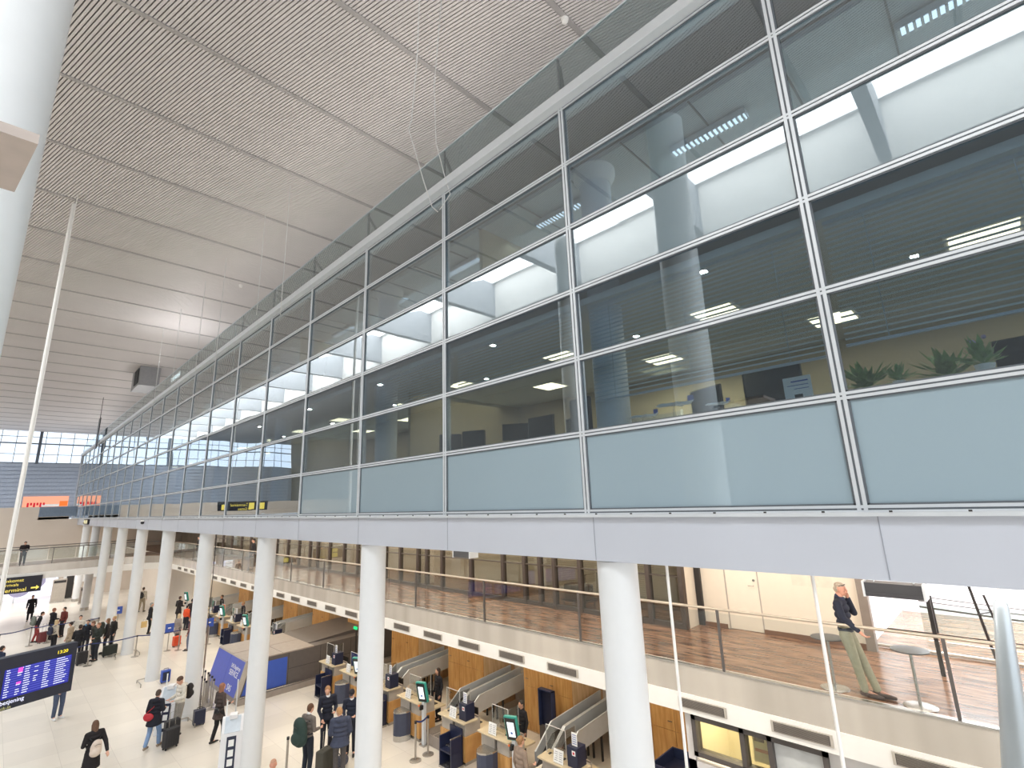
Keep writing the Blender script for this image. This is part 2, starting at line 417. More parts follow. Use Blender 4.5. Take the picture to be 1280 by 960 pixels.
for i in range(len(YM) - 1):
    for r in range(6):
        m = GL_FROST if (r == 0 and i < 6) else GL_SPAN if (r == 3) else GL_CLEAR
        t = 0.001 * ((i * 7 + r * 5) % 5 - 2)
        x0 = 5.62
        vs = [(x0 + t, YM[i] + 0.03, ZR[r] + 0.03), (x0 - t, YM[i + 1] - 0.03, ZR[r] + 0.03), (x0 - t * 0.6, YM[i + 1] - 0.03, ZR[r + 1] - 0.03), (x0 + t * 0.6, YM[i] + 0.03, ZR[r + 1] - 0.03)]
        vs += [(a + 0.012, b, c) for a, b, c in vs]
        fs = [(0, 3, 2, 1), (4, 5, 6, 7), (0, 1, 5, 4), (1, 2, 6, 5), (2, 3, 7, 6), (3, 0, 4, 7)]
        if i < 16: MB().add(vs, fs).build('glass_pane', m, fac)
        else: far.setdefault(m.name, (MB(), m))[0].add(vs, fs)
allfar = MB()
for nm, (b_, m) in far.items():
    b_.build('glass_pane', m, fac, kind='stuff')
# glass parapet on the roof edge
gp = MB()
for i in range(len(YM) - 1): gp.box(5.60, 5.62, YM[i] + 0.02, YM[i + 1] - 0.02, 13.62, 14.45)
par = thing('glass_parapet', 'frameless glass parapet along the roof edge of the office front', 'parapet', (0, 0, 0))
gp.build('glass_sheet', glass('parapet_glass', (214, 224, 226), 0.10, 3.0), par)
MB().box(5.59, 5.63, YM[0], YE, 14.45, 14.475).build('top_rail', ALU, par)
pb = MB()
for y in YM:
    MB().tube([(5.63, y, 13.6), (5.63, y, 14.45)], 0.02, 6).tube([(5.65, y, 14.3), (7.2, y + 0.9, 13.6)], 0.035, 6).build('brace', mat('brace_grey', (120, 122, 126), 0.5, 0.3), par)
# beam below the glass
bm_ = MB().box(5.57, 5.62, YM[0] - 1, YE, 6.40, 6.95).box(5.62, 5.9, YM[0] - 1, YE, 6.40, 6.9)
beam = struct(bm_.build('trim_7', BEAM)); beam['label'] = 'pale grey beam under the glass office front'
jb = MB()
for y in YM: jb.box(5.565, 5.58, y - 0.11, y - 0.102, 6.41, 6.95)
jb.build('panel_joint', mat('joint_grey', (150, 154, 164), 0.6), beam)
MB().box(5.50, 5.66, YM[0] - 1, YE, 6.95, 6.985).build('sill', ALU, beam)
bo = MB()
for k in range(90):
    yy = -1.8 + k * 0.52; bo.box(5.49, 5.505, yy - 0.012, yy + 0.012, 6.985, 7.0)
bo.build('sill_screw', DARK, beam)
struct(MB().box(5.9, 19.0, -14, 64, 6.42, 6.6).box(5.9, 19, 64, YE, 6.42, 6.6).build('slab_3', WHITE))
struct(MB().box(5.5, 9.5, YE + 0.02, YE + 0.1, 6.4, 13.5).build('wall_office_end', BEAM))
# camera domes and small sign boxes on the beam
for yy, zz in ((33.0, 6.83), (58.0, 6.7)):
    o = thing('security_camera', 'small white security camera on the pale beam, %s' % ('nearer one' if yy < 40 else 'farther one'), 'camera', (5.56, yy, zz))
    MB().ball((-0.06, 0, -0.08), 0.085, 12, 8).build('dome', BLACKP, o, 40); MB().box(-0.14, 0.0, -0.09, 0.09, -0.03, 0.05).build('housing', WHITE, o)
for (yy, s_, n) in ((56.5, 2.6, 3), (66.5, 1.1, 1)):
    o = thing('gate_sign', 'black sign with %s on the far end of the beam' % ('three pale yellow symbols' if n == 3 else 'one pale yellow symbol'), 'sign', (5.5, yy, 6.5))
    MB().box(-0.06, 0.06, -s_ / 2, s_ / 2, 0, 0.42).build('sign_box', BLACKP, o)
    for k in range(n):
        c = (k - (n - 1) / 2) * 0.8; MB().lathe([(0.16, 0), (0.16, 0.01)], (0, 0, 0), 14, Matrix.Translation((-0.065, c, 0.21)) @ Matrix.Rotation(-PI / 2, 4, 'Y')).build('symbol', emis('pale_yellow_lit', (250, 240, 190), 1.0), o)
# ------------------------------------------------------------------ the offices behind the glass
OFW = mat('office_wall', (190, 174, 142), 0.8, noise=0.03, scale=0.7)
OFC = mat('office_ceiling_tile', (216, 210, 200), 0.8, noise=0.02)
struct(MB().box(5.74, 11, YM[0], YE, 7.2, 7.42).build('floor_office_lower', mat('office_carpet', (88, 92, 98), 0.9)))
struct(MB().box(11, 11.15, YM[0], YE, 7.0, 13.4).build('wall_office_rear', OFW))
struct(MB().box(5.74, 11, YM[0], YE, 10.0, 10.1).box(5.74, 11, YM[0], YE, 10.45, 10.5).build('ceiling_office_lower', OFC))
cu_ = MB()
for i in range(-5, 70, 1): cu_.box(6.5, 11, i * 1.2, i * 1.2 + 0.025, 12.97, 12.99)
uc = struct(MB().box(6.6, 11, YM[0], YE, 13.0, 13.1).build('ceiling_office_upper', mat('office_upper_tile', (196, 204, 206), 0.8)))
cu_.build('ceiling_joint', mat('tile_joint', (110, 112, 114), 0.8), uc)
struct(MB().box(5.9, 8.0, YM[0], YE, 13.42, 13.5).build('slab_4', mat('roof_grey', (96, 98, 104), 0.8)))
pt = MB()
for i, y in enumerate(YM):
    if i in (4, 7, 9, 12, 15, 19): pt.box(6.6, 11, y - 0.05, y + 0.05, 10.5, 13.0)
    if i in (5, 8, 11, 14, 18): pt.box(7.0, 11, y + 0.1, y + 0.2, 7.04, 10.0)
struct(pt.build('wall_partition', OFW))
WL = emis('warm_lamp', (255, 226, 176), 5.0)
CL = emis('cool_lamp', (236, 244, 250), 2.2)
ofl = 0
for i in range(0, 16):
    yc = YM[i] + 1.5
    for (x, dy) in ((7.6, 0.3), (9.4, -0.9)):
        o = thing('ceiling_light', 'warm lit square lamp under the lower office ceiling, %s row, %s bay from the right' % ('front' if x < 8 else 'rear', nth(i + 1)), 'lamp', (x, yc + dy, 9.98), 0, 'warm lamps of the lower offices')
        MB().box(-0.3, 0.3, -0.3, 0.3, -0.02, 0.02).build('diffuser', WL, o); MB().box(-0.34, 0.34, -0.34, 0.34, -0.01, 0.03).build('frame', WHITE, o)
area('office_lamps', (8.6, 20, 9.9), 3, 52, 560, (1.0, 0.85, 0.62))
area('office_upper_lamps', (8.8, 20, 12.9), 3, 52, 620, (0.95, 1.0, 0.98))
for i in range(0, 9):
    yc = YM[i] + 1.45
    o = thing('grille_light', 'long louvred lamp under the upper office ceiling, %s from the right' % nth(i + 1), 'lamp', (7.3, yc, 12.86), 0, 'louvred lamps of the upper offices')
    MB().box(-0.09, 0.09, -0.62, 0.62, 0, 0.1).build('housing', ALU, o)
    lv = MB()
    for k in range(16): lv.box(-0.085, 0.085, -0.58 + k * 0.0773, -0.55 + k * 0.0773, -0.03, 0.0)
    lv.build('louvre', mat('louvre_white', (236, 238, 238), 0.4), o)
    MB().box(-0.07, 0.07, -0.6, 0.6, -0.006, 0.0).build('tube', CL, o)
# round white columns standing behind the glass and carrying on down through the hall
COLY = [3.93 + 6.216 * k for k in range(11)]
for k, y in enumerate(COLY):
    lab = '%s white round column under the glass office, counted from the right' % ORD[k]
    c = thing('column', lab, 'column', (5.9 + 0.0, y, 0), 0, 'white round columns along the hall')
    MB().lathe([(0.262, 0.22), (0.262, 6.38)], seg=32).build('shaft', COLW, c, 40)
    MB().lathe([(0.275, 0.0), (0.275, 0.22)], seg=32).build('base_ring', CHROME if k > 5 else COLW, c, 40)
for k, y in enumerate(COLY[:8]):
    c = thing('office_column', 'white round column behind the upper panes, %s from the right' % ORD[k], 'column', (6.15, y + 0.02, 7.42), 0, 'round columns inside the offices')
    MB().lathe([(0.25, 0), (0.25, 4.72)], seg=28).build('shaft', COLW, c, 40)
    MB().lathe([(0.26, 4.72), (0.34, 4.87), (0.34, 4.97)], seg=28).build('capital', WHITE, c, 40)
# venetian blinds
SL = mat('blind_slat', (224, 234, 240), 0.45, 0.2, 0.02)
def blind(y0, y1, ztop, zbot, label, x=5.86):
    o = thing('venetian_blind', label, 'blind', (x, y0, zbot), 0, 'venetian blinds of the lower offices')
    b = MB(); z = 0.0
    M = Matrix.Rotation(math.radians(16), 4, 'Y')
    while z < ztop - zbot - 0.03:
        b.box(-0.017, 0.017, 0.03, y1 - y0 - 0.03, -0.0012, 0.0012, Matrix.Translation((0, 0, z)) @ M); z += 0.06
    b.build('slats', SL, o)
    MB().box(-0.03, 0.03, 0.03, y1 - y0 - 0.03, ztop - zbot - 0.04, ztop - zbot).build('head_rail', ALU, o)
    L_ = y1 - y0; c = MB()
    for t in (0.13, 0.5, 0.87): c.box(-0.026, -0.024, L_ * t - 0.004, L_ * t + 0.004, 0, ztop - zbot - 0.04)
    c.build('ladder_cord', mat('cord_grey', (190, 196, 198), 0.7), o)
    MB().box(-0.02, 0.02, 0.03, L_ - 0.03, -0.02, -0.004).build('bottom_rail', ALU, o)
BL = {1: 8.62, 2: 8.55, 3: 9.2, 4: 9.3, 0: 8.6}
BN = {0: 'half lowered blind in the bay beyond the right frame edge', 1: 'half lowered blind behind the panes at the right edge', 2: 'half lowered blind above the model aeroplanes', 3: 'short blind over the warm lit office with swivel chairs', 4: 'short blind behind the fourth bay from the right'}
for i, zb in BL.items(): blind(YM[i] + 0.05, YM[i + 1] - 0.05, 10.0, zb, BN[i])
# office furniture near the glass
CHM = mat('chair_fabric', (44, 48, 58), 0.85)
def office_chair(x, y, rz, label, h=1.12):
    o = thing('office_chair', label, 'chair', (x, y, 7.42), rz, 'black office swivel chairs')
    b = MB().prism([(-0.22, -0.03), (0.22, -0.03), (0.24, 0.0), (0.22, 0.05), (-0.22, 0.05), (-0.24, 0.0)], 0.55, h + 0.08)
    b.build('backrest', CHM, o, bevel=0.03); MB().box(-0.24, 0.24, -0.46, 0.02, 0.44, 0.52).build('seat', CHM, o, bevel=0.03)
    MB().cyl(0, -0.22, 0.1, 0.44, 0.03, 10).build('gas_lift', CHROME, o, 40)
    f = MB()
    for k in range(5):
        a = k * 2 * PI / 5; f.tube([(0, -0.22, 0.12), (0.3 * math.cos(a), -0.22 + 0.3 * math.sin(a), 0.05)], 0.018, 6); f.ball((0.3 * math.cos(a), -0.22 + 0.3 * math.sin(a), 0.03), 0.03, 8, 6)
    f.build('star_base', BLACKP, o)
    for s in (-1, 1): MB().tube([(s * 0.26, -0.05, 0.55), (s * 0.27, -0.1, 0.72), (s * 0.27, -0.34, 0.72)], 0.02, 6).build('armrest', BLACKP, o)
def desk(x, y, w_, label):
    o = thing('office_desk', label, 'desk', (x, y, 7.42), 0, 'office desks behind the glass')
    MB().box(-0.4, 0.4, -w_ / 2, w_ / 2, 0.68, 0.71).build('desktop', mat('desk_grey', (180, 178, 170), 0.5), o)
    for sx in (-0.36, 0.36):
        for sy in (-w_ / 2 + 0.06, w_ / 2 - 0.06): MB().box(sx - 0.02, sx + 0.02, sy - 0.02, sy + 0.02, 0, 0.68).build('leg', DARK, o)
def monitor(x, y, z, rz, label, sc=1.0, on=False, group='office computer monitors'):
    o = thing('computer_monitor', label, 'monitor', (x, y, z), rz, group)
    MB().box(-0.27 * sc, 0.27 * sc, -0.02, 0.02, 0.14, 0.14 + 0.34 * sc).build('casing', BLACKP, o, bevel=0.006)
    MB().box(-0.25 * sc, 0.25 * sc, 0.02, 0.023, 0.16, 0.12 + 0.34 * sc).build('screen', emis('dim_screen', (90, 110, 140), 0.6) if on else mat('screen_black', (16, 18, 24), 0.15), o)
    MB().box(-0.03, 0.03, -0.05, -0.02, 0.0, 0.3).box(-0.11, 0.11, -0.09, 0.09, 0, 0.015).build('stand', DARK, o)
desk(6.75, 5.6, 2.6, 'grey desk in the warm lit office with swivel chairs'); desk(6.9, 2.4, 2.6, 'grey desk behind the model aeroplanes'); desk(6.9, -1.1, 3.6, 'grey desk behind the plants at the right frame edge')
office_chair(6.1, 7.0, 2.0, 'black swivel chair at the left of the warm lit office', 1.0); office_chair(6.45, 4.75, 1.4, 'tall black swivel chair at the right of the warm lit office', 1.28)
office_chair(6.5, 8.2, 2.4, 'black swivel chair behind the bay left of the warm lit office', 1.1)
monitor(6.6, 5.75, 8.13, PI / 2, 'wide black monitor in the middle of the warm lit office', 1.1); monitor(6.5, 6.3, 8.13, 2.2, 'black monitor beside the left swivel chair', 0.9)
monitor(6.7, 5.1, 8.13, 1.3, 'small black monitor left of the tall swivel chair', 0.8)
monitor(6.6, 1.9, 8.13, 1.5, 'tall dark monitor beside the white notice sheet', 1.3); monitor(6.6, 2.75, 8.13, 1.2, 'dark monitor behind the model aeroplanes', 1.0)
monitor(6.5, -1.0, 8.13, 1.4, 'black monitor right of the office plants', 1.1); monitor(6.5, -1.6, 8.13, 1.7, 'black monitor at the right frame edge', 1.3); monitor(6.75, -0.35, 8.13, 1.5, 'low black monitor between the plants and the frame edge', 0.9)
nb = thing('notice_sheet', 'white notice sheet standing behind the glass beside a dark monitor', 'sheet', (6.05, 1.35, 8.13), 0)
MB().box(0, 0.006, 0, 0.28, 0, 0.3).build('sheet', PAPER, nb); MB().box(-0.002, 0, 0.03, 0.2, 0.24, 0.255).box(-0.002, 0, 0.03, 0.24, 0.2, 0.207).box(-0.002, 0, 0.03, 0.18, 0.16, 0.167).build('printed_line', BLUE, nb)
MB().box(-0.01, 0.08, 0.1, 0.18, 0, 0.1).build('stand', BLACKP, nb)
sh = thing('window_shelf', 'pale shelf along the office glass carrying model aeroplanes', 'shelf', (5.95, -2, 8.11), 0)
MB().box(-0.15, 0.15, 0, 6.1, -0.02, 0.02).build('board', WHITE, sh)
for yy in (0.3, 3.0, 5.8): MB().box(-0.1, 0.1, yy, yy + 0.03, -0.69, -0.02).build('bracket', WHITE, sh)
for k, (yy, sz, zz) in enumerate(((3.35, 1.0, 8.24), (2.9, 1.25, 8.33), (2.35, 0.75, 8.25))):
    o = thing('model_aeroplane', '%s white model aeroplane on the window shelf' % ('leftmost', 'largest, middle', 'smallest, rightmost')[k], 'model aeroplane', (5.93, yy, zz), 0.3, 'model aeroplanes')
    MB().tube([(0, -0.2 * sz, 0.03), (0, -0.16 * sz, 0.0), (0, 0.14 * sz, 0.0), (0, 0.18 * sz, -0.005)], [0.004, 0.018 * sz, 0.02 * sz, 0.004], 10).build('fuselage', WHITE, o, 40)
    MB().prism([(0, 0.03), (0.17 * sz, -0.07), (0.17 * sz, -0.09), (0, -0.03), (-0.17 * sz, -0.09), (-0.17 * sz, -0.07)], -0.006, 0.0).build('wing', WHITE, o)
    MB().box(-0.003, 0.003, -0.2 * sz, -0.14 * sz, 0.01, 0.075 * sz).build('tail_fin', BLUE, o)
    MB().tube([(0, 0, 0), (0, 0.02, 8.13 - zz)], 0.004, 6).box(-0.03, 0.03, -0.02, 0.06, 8.13 - zz - 0.0, 8.14 - zz).build('display_stand', CHROME, o)
LEAF = mat('leaf_green', (136, 168, 104), 0.6, noise=0.25, scale=14)
def plant(x, y, sc, label, fl=False):
    o = thing('potted_plant', label, 'plant', (x, y, 8.13 if x < 6.12 else 8.13), 0)
    MB().lathe([(0.05 * sc, 0), (0.075 * sc, 0.1 * sc), (0.07 * sc, 0.1 * sc)], seg=14).build('pot', WHITE, o, 40)
    rd = random.Random(int(y * 100)); b = MB()
    for k in range(60):
        a = rd.random() * 2 * PI; e = rd.uniform(0.2, 1.3); L_ = rd.uniform(0.12, 0.3) * sc
        d = Vector((math.cos(a) * math.cos(e), math.sin(a) * math.cos(e), math.sin(e))); p0 = Vector((0, 0, 0.1 * sc)); p1 = p0 + d * L_
        s = d.cross(Vector((0, 0, 1))).normalized() * 0.028 * sc; mid = p0 + d * L_ * 0.65
        b.add([p1, mid + s, mid - d * 0.05 * sc, mid - s, mid + Vector((0, 0, 0.006))], [(0, 1, 4), (1, 2, 4), (2, 3, 4), (3, 0, 4)])
        b.tube([p0, mid], 0.002, 4)
    b.build('foliage', LEAF, o)
    if fl:
        f = MB()
        for k in range(7): f.ball((rd.uniform(-0.06, 0.06), rd.uniform(-0.07, 0.07), 0.28 * sc + rd.uniform(0, 0.08)), 0.02, 6, 5)
        f.build('blossom', mat('lilac', (176, 160, 196), 0.6), o)
plant(6.6, 0.95, 1.3, 'leafy green plant near the mullion in the right edge bay'); plant(6.6, 0.25, 1.3, 'bushy green plant beside the lilac orchid'); plant(6.0, -0.02, 1.0, 'lilac flowering orchid on the window shelf', True); plant(6.0, 0.6, 0.7, 'small plant in white pot on the window shelf')
# boards and cabinets at the back of the offices
wb = thing('whiteboard', 'grey pinboard on the rear wall of the warm lit office', 'board', (10.95, 5.2, 8.2), 0)
MB().box(0, 0.04, 0, 1.7, 0, 0.9).build('panel', mat('pinboard', (160, 156, 146), 0.8), wb); MB().box(-0.01, 0.04, -0.04, 0, -0.04, 0.94).box(-0.01, 0.04, 1.7, 1.74, -0.04, 0.94).build('frame', WHITE, wb)
dd = struct(MB().box(10.95, 11.0, 10.1, 11.0, 7.04, 9.1).build('door_1', WHITE)); MB().box(10.92, 10.99, 10.0, 10.1, 7.04, 9.2).box(10.92, 10.99, 11.0, 11.1, 7.04, 9.2).box(10.92, 10.99, 10.0, 11.1, 9.1, 9.2).build('door_frame', GREY, dd)
area('warm_washer', (9.6, 4.9, 9.8), 0.8, 0.8, 60, (1.0, 0.82, 0.5))
# ------------------------------------------------------------------ objects near the camera and under the ceiling
o = thing('round_column', 'thick white round column close by at the upper left edge', 'column', (-0.64, 5.2, 0))
MB().lathe([(0.5, 0), (0.5, ROOF)], seg=64).build('shaft', mat('satin_white_column', (240, 242, 243), 0.3, noise=0.01), o, 40)
MB().lathe([(0.53, 0), (0.53, 0.25)], seg=48).build('base_ring', CHROME, o, 40)
o = thing('round_column', 'white round column hidden behind the thick column, seen mirrored in the glass', 'column', (-3.6, 11.2, 0))
MB().lathe([(0.45, 0), (0.45, ROOF)], seg=48).build('shaft', MATS['satin_white_column'], o, 40)
o = thing('bracket_box', 'grey-brown square box projecting past the thick white column', 'box', (0, 0, 9.2))
MB().prism([(-0.9, 3.46), (-0.12, 3.46), (-0.20, 4.12), (-0.9, 4.12)], 0, 0.06).build('box_body', mat('brown_grey_box', (176, 164, 156), 0.6), o)
MB().box(-0.8, -0.5, 4.0, 4.72, 0.01, 0.05).build('bracket_arm', ALU, o)
for k, (x, y, z0, r, lab) in enumerate(((0.40, 20.82, 2.3, 0.055, 'thick white rod hanging at the left and carrying the flight board'),)):
    o = tag(MB().tube([(x, y, ROOF), (x, y, z0 + 1.0)], r, 12).build('hanging_rod', WHITE, None, 40), lab, 'rod')
for k, (y, lab) in enumerate(((3.13, 'thin white vertical rod just right of the nearest round column'), (1.57, 'thin white vertical rod in front of the man on the phone'))):
    tag(MB().tube([(5.75, y, 6.42), (5.75, y, 0.0)], 0.017, 10).build('hanging_rod', WHITE, None, 40), lab, 'rod')
# loose cables and thin rods below the ceiling
ca = MB().tube([(4.4, 6.4, ROOF), (4.55, 6.7, 15.8), (4.9, 7.4, 14.9), (4.8, 7.35, 14.6), (5.35, 7.6, 13.8), (5.5, 7.5, 13.2), (5.46, 7.25, 12.95)], 0.009, 6)
tag(ca.build('loose_cable', mat('pale_cable', (214, 214, 212), 0.6), None, 60), 'kinked pale cable dangling from the slatted ceiling to the glass', 'cable')
ca = MB().tube([(5.0, 6.5, ROOF), (5.1, 6.9, 15.5), (5.3, 7.1, 14.4), (5.42, 7.0, 13.7), (5.5, 6.9, 13.2), (5.47, 7.2, 12.98)], 0.009, 6)
tag(ca.build('loose_cable', MATS['pale_cable'], None, 60), 'straighter pale cable right of the kinked one', 'cable')
for k, (x, y, zb) in enumerate(((5.3, 17.2, 13.65), (5.3, 15.0, 13.0), (5.3, 24.6, 13.2), (5.3, 21.6, 12.4), (5.3, 33.0, 13.0), (5.3, 29.0, 13.4))):
    tag(MB().tube([(x, y, ROOF), (x, y, zb)], 0.012, 6).build('suspension_wire', MATS['pale_cable']), 'thin wire hanging before the glass front, %s from the right' % ORD[k].replace('nearest', 'first'), 'wire', 'thin wires before the office front')
for k, (x, y, lab) in enumerate(((7.3, 5.1, 'small round white sensor on the ceiling near the top edge'), (6.6, 24.0, 'small round white sensor far along the ceiling edge'))):
    o = tag(MB().lathe([(0.001, -0.12), (0.07, -0.1), (0.09, -0.03), (0.09, 0)], (0, 0, 0), 16).build('ceiling_sensor', WHITE, None, 40), lab, 'sensor'); o.location = (x, y, ROOF)
o = thing('uplighter', 'lit white floodlight on the roof edge far along the office front', 'lamp', (6.0, 31.5, 14.3))
MB().box(-0.12, 0.12, -1.1, 1.1, 0, 0.3).build('housing', WHITE, o); MB().box(-0.125, -0.12, -1.0, 1.0, 0.04, 0.26).build('lens', emis('flood_lens', (255, 255, 255), 3), o); MB().box(-0.05, 0.05, -0.05, 0.05, -0.75, 0).build('stand', DARK, o)
area('uplighter_beam', (5.9, 31.5, 14.75), 0.3, 2.0, 60, (0.95, 0.97, 1.0), (PI, 0, 0))
o = thing('duct_opening', 'dark box duct hanging at the far end of the ceiling edge', 'duct', (6.4, 42.5, 16.1))
MB().box(-0.6, 0.6, 0, 3.0, 0, 1.39).build('duct_body', mat('duct_grey', (150, 150, 152), 0.5), o); MB().box(-0.65, -0.6, 0.3, 1.8, 0.2, 1.25).build('opening', GASK, o)
tag(MB().box(5.3, 5.36, 56, 56.9, 12.9, 15.6).tube([(5.33, 56.45, 15.6), (5.33, 56.45, ROOF)], 0.02, 6).build('hanging_banner', DARK), 'narrow dark panel hanging at the far end of the glass front', 'panel')
# hanging lamp heads at small heaters under the beam
o = thing('hanging_heater', 'dark rectangular heater hanging under the pale beam by the man', 'heater', (9.95, 1.6, 5.55))
MB().box(-0.16, 0.16, -0.38, 0.38, 0, 0.05).build('heater_plate', mat('heater_black', (58, 58, 62), 0.5), o); MB().box(-0.17, 0.17, -0.39, -0.36, -0.01, 0.22).box(-0.17, 0.17, 0.36, 0.39, -0.01, 0.22).build('end_cap', ALU, o)
MB().box(-0.15, 0.13, -0.36, 0.36, 0.05, 0.2).build('housing', MATS['heater_black'], o)
MB().tube([(0, -0.25, 0.2), (0, -0.25, 0.87)], 0.012, 6).build('hanger', ALU, o); MB().tube([(0, 0.25, 0.2), (0, 0.25, 0.87)], 0.012, 6).build('hanger', ALU, o)
dup(o, (9.95, 11.9, 5.62), 0, 'small dark heater hanging under the beam between the two nearest columns')
# flight information board
o = thing('flight_board', 'dark flight information board with violet-blue screens at the lower left', 'flight board', (2.26, 20.7, 2.24), 0.0)
o.rotation_euler = (0, 0, 0.37)
MB().box(-4.6, 0, 0, 0.28, 0, 1.31).build('casing', mat('board_casing', (44, 48, 62), 0.4), o, bevel=0.01)
SB = emis('board_blue', (56, 58, 150), 0.85); SB2 = emis('board_stripe', (84, 88, 186), 0.9); TX = emis('board_text', (226, 228, 250), 1.1)
for s in range(2):
    xr = -0.12 - s * 1.6; xl = xr - 1.5
    p = MB().box(xl, xr, -0.012, 0.0, 0.27, 1.0).build('screen', SB, o)
    st = MB(); tx = MB(); pk = MB(); rd = random.Random(4 + s)
    for r in range(12):
        z = 0.985 - r * 0.0583
        st.box(xl + 0.03, xr - 0.03, -0.015, -0.012, z - 0.026, z)
        for (c0, c1, pr) in ((0.04, 0.13, 1), (0.28, 0.38, .7), (0.43, 0.56, 1), (0.64, 0.72, .4), (0.86, 1.0, 1), (1.14, 1.42, 1)):
            if rd.random() > pr: continue
            x = xl + c0; e = xl + c0 + (c1 - c0) * rd.uniform(0.6, 1)
            while x < e:
                l_ = rd.uniform(0.012, 0.03); tx.box(x, x + l_, -0.019, -0.015, z - 0.024, z - 0.003); x += l_ + 0.007
    st.build('row_stripe', SB2, p); tx.build('row_text', TX, p, kind='stuff')
    for (r0, r1) in ((0, 2), (6, 7)): pk.box(xl + 0.28, xl + 0.38, -0.021, -0.016, 0.985 - r1 * 0.0585, 0.985 - r0 * 0.0585)
    pk.build('status_mark', emis('magenta_mark', (226, 90, 200), 1.0), p)
text('clock_lettering', '13:20', emis('clock_yellow', (250, 226, 60), 1.2), o, (-0.5, -0.01, 1.1), (PI / 2, 0, 0), 0.12)
text('header_lettering', 'in Selvbetjening', TX, o, (-1.98, -0.01, 0.14), (PI / 2, 0, 0), 0.14)
text('header_lettering', 'Self Check-in', emis('faded_yellow', (190, 186, 130), 0.8), o, (-1.95, -0.01, 0.02), (PI / 2, 0, 0), 0.11)
MB().tube([(-1.9, 0.14, 1.31), (-1.9, 0.14, 15.26)], 0.012, 6).build('hanging_wire', WHITE, o)
# guidance signs
YEL = emis('sign_yellow', (250, 226, 110), 0.9)
def guide(name, label, loc, rz, w_, h_, rows, arrow=None, text_rows=()):
    o = thing(name, label, 'sign', loc, rz)
    MB().box(-w_ / 2, w_ / 2, 0, 0.15, 0, h_).build('sign_box', mat('sign_black', (34, 32, 44), 0.5), o)
    for k, (x, z, s_, t) in enumerate(text_rows): text('lettering', t, YEL, o, (x, -0.01, z), (PI / 2, 0, 0), s_)
    for (x, z, s_) in rows: MB().box(x, x + s_, -0.012, 0, z, z + s_).build('symbol', YEL, o)
    if arrow:
        x, z, s_ = arrow; M = Matrix.Translation((x, -0.005, z)) @ Matrix.Rotation(PI / 2, 4, 'X')
        MB().prism([(-s_, -s_ * .18), (0, -s_ * .18), (0, -s_ * .55), (s_ * .6, 0), (0, s_ * .55), (0, s_ * .18), (-s_, s_ * .18)], 0, 0.01, M).build('arrow', YEL, o)
    return o
guide('direction_sign', 'black and yellow direction sign hanging under the far bridge', (1.0, 48.45, 2.35), 0.0, 3.7, 1.02,
      ((-1.1, 0.55, 0.34), (-0.72, 0.55, 0.34), (-1.1, 0.1, 0.36), (-0.72, 0.1, 0.36)), (1.6, 0.25, 0.26), ((-0.1, 0.72, 0.28, 'Ankomst'), (-0.1, 0.46, 0.26, 'Arrivals'), (-0.1, 0.1, 0.34, 'Terminal')))
sg = guide('direction_sign', 'yellow and black sign left of the frame, mirrored low in the glass front', (-2.6, 44, 7.2), 0.35, 3.6, 0.7,
      ((-1.6, 0.08, 0.5), (-0.9, 0.08, 0.5), (1.2, 0.08, 0.4)), None, ((-0.3, 0.35, 0.3, 'Terminal'), (-0.3, 0.05, 0.28, 'Gates')))
MB().tube([(-1, 0.07, 0.7), (-1, 0.07, 10.3)], 0.02, 6).build('hanging_wire', WHITE, sg); MB().tube([(1, 0.07, 0.7), (1, 0.07, 10.3)], 0.02, 6).build('hanging_wire', WHITE, sg)
# orange poster on the far wall
o = thing('wall_poster', 'wide orange and pink advertisement on the far blue-grey wall', 'poster', (2.0, 83.85, 8.2))
MB().box(0, 4.1, -0.05, 0, 0.2, 1.5).build('poster_panel', emis('poster_peach', (246, 170, 140), 0.85), o)
MB().box(3.3, 4.05, -0.07, -0.05, 0.3, 0.9).build('orange_block', emis('poster_orange', (244, 120, 60), 0.9), o)
lt = MB()
for k in range(6): x = 0.4 + k * 0.28; lt.box(x, x + 0.18, -0.07, -0.05, 0.15 + 0.3 * (k % 2), 0.75)
lt.build('poster_mark', emis('poster_red', (206, 46, 60), 0.8), o); MB().box(1.7, 3.3, -0.07, -0.05, 0.28, 0.55).build('white_block', PAPER, o)
# ------------------------------------------------------------------ upper walkway
bal = thing('balustrade', 'glass balustrade with steel handrail along the upper walkway', 'balustrade', (9.68, 0, 4.06))
MB().tube([(0, -8, 1.04), (0, 46.0, 1.04)], 0.024, 10).build('handrail', mat('warm_steel', (196, 184, 168), 0.3, 0.7), bal, 40)
for k in range(-2, 15):
    y = 1.11 + 3.23 * k; big = 0.022 if k % 1 == 0 else 0.015
    MB().box(-0.02, 0.02, y - big, y + big, 0.0, 1.03).build('baluster', mat('post_grey', (104, 100, 98), 0.4, 0.5), bal)
    MB().box(-0.006, 0.006, y + 0.04, y + 3.19, 0.03, 0.98).build('glass_sheet', GL_RAIL, bal)
ob = thing('balustrade', 'glass balustrade with handrail along the far bridge', 'balustrade', (0, 48.7, 4.06))
MB().tube([(-21, 0, 1.05), (7.0, 0, 1.05), (8.0, -0.25, 1.05), (9.0, -1.0, 1.05), (9.6, -2.4, 1.05)], 0.03, 8).tube([(-21, 4.2, 1.05), (9, 4.2, 1.05)], 0.03, 8).build('handrail', MATS['post_grey'], ob, 60)
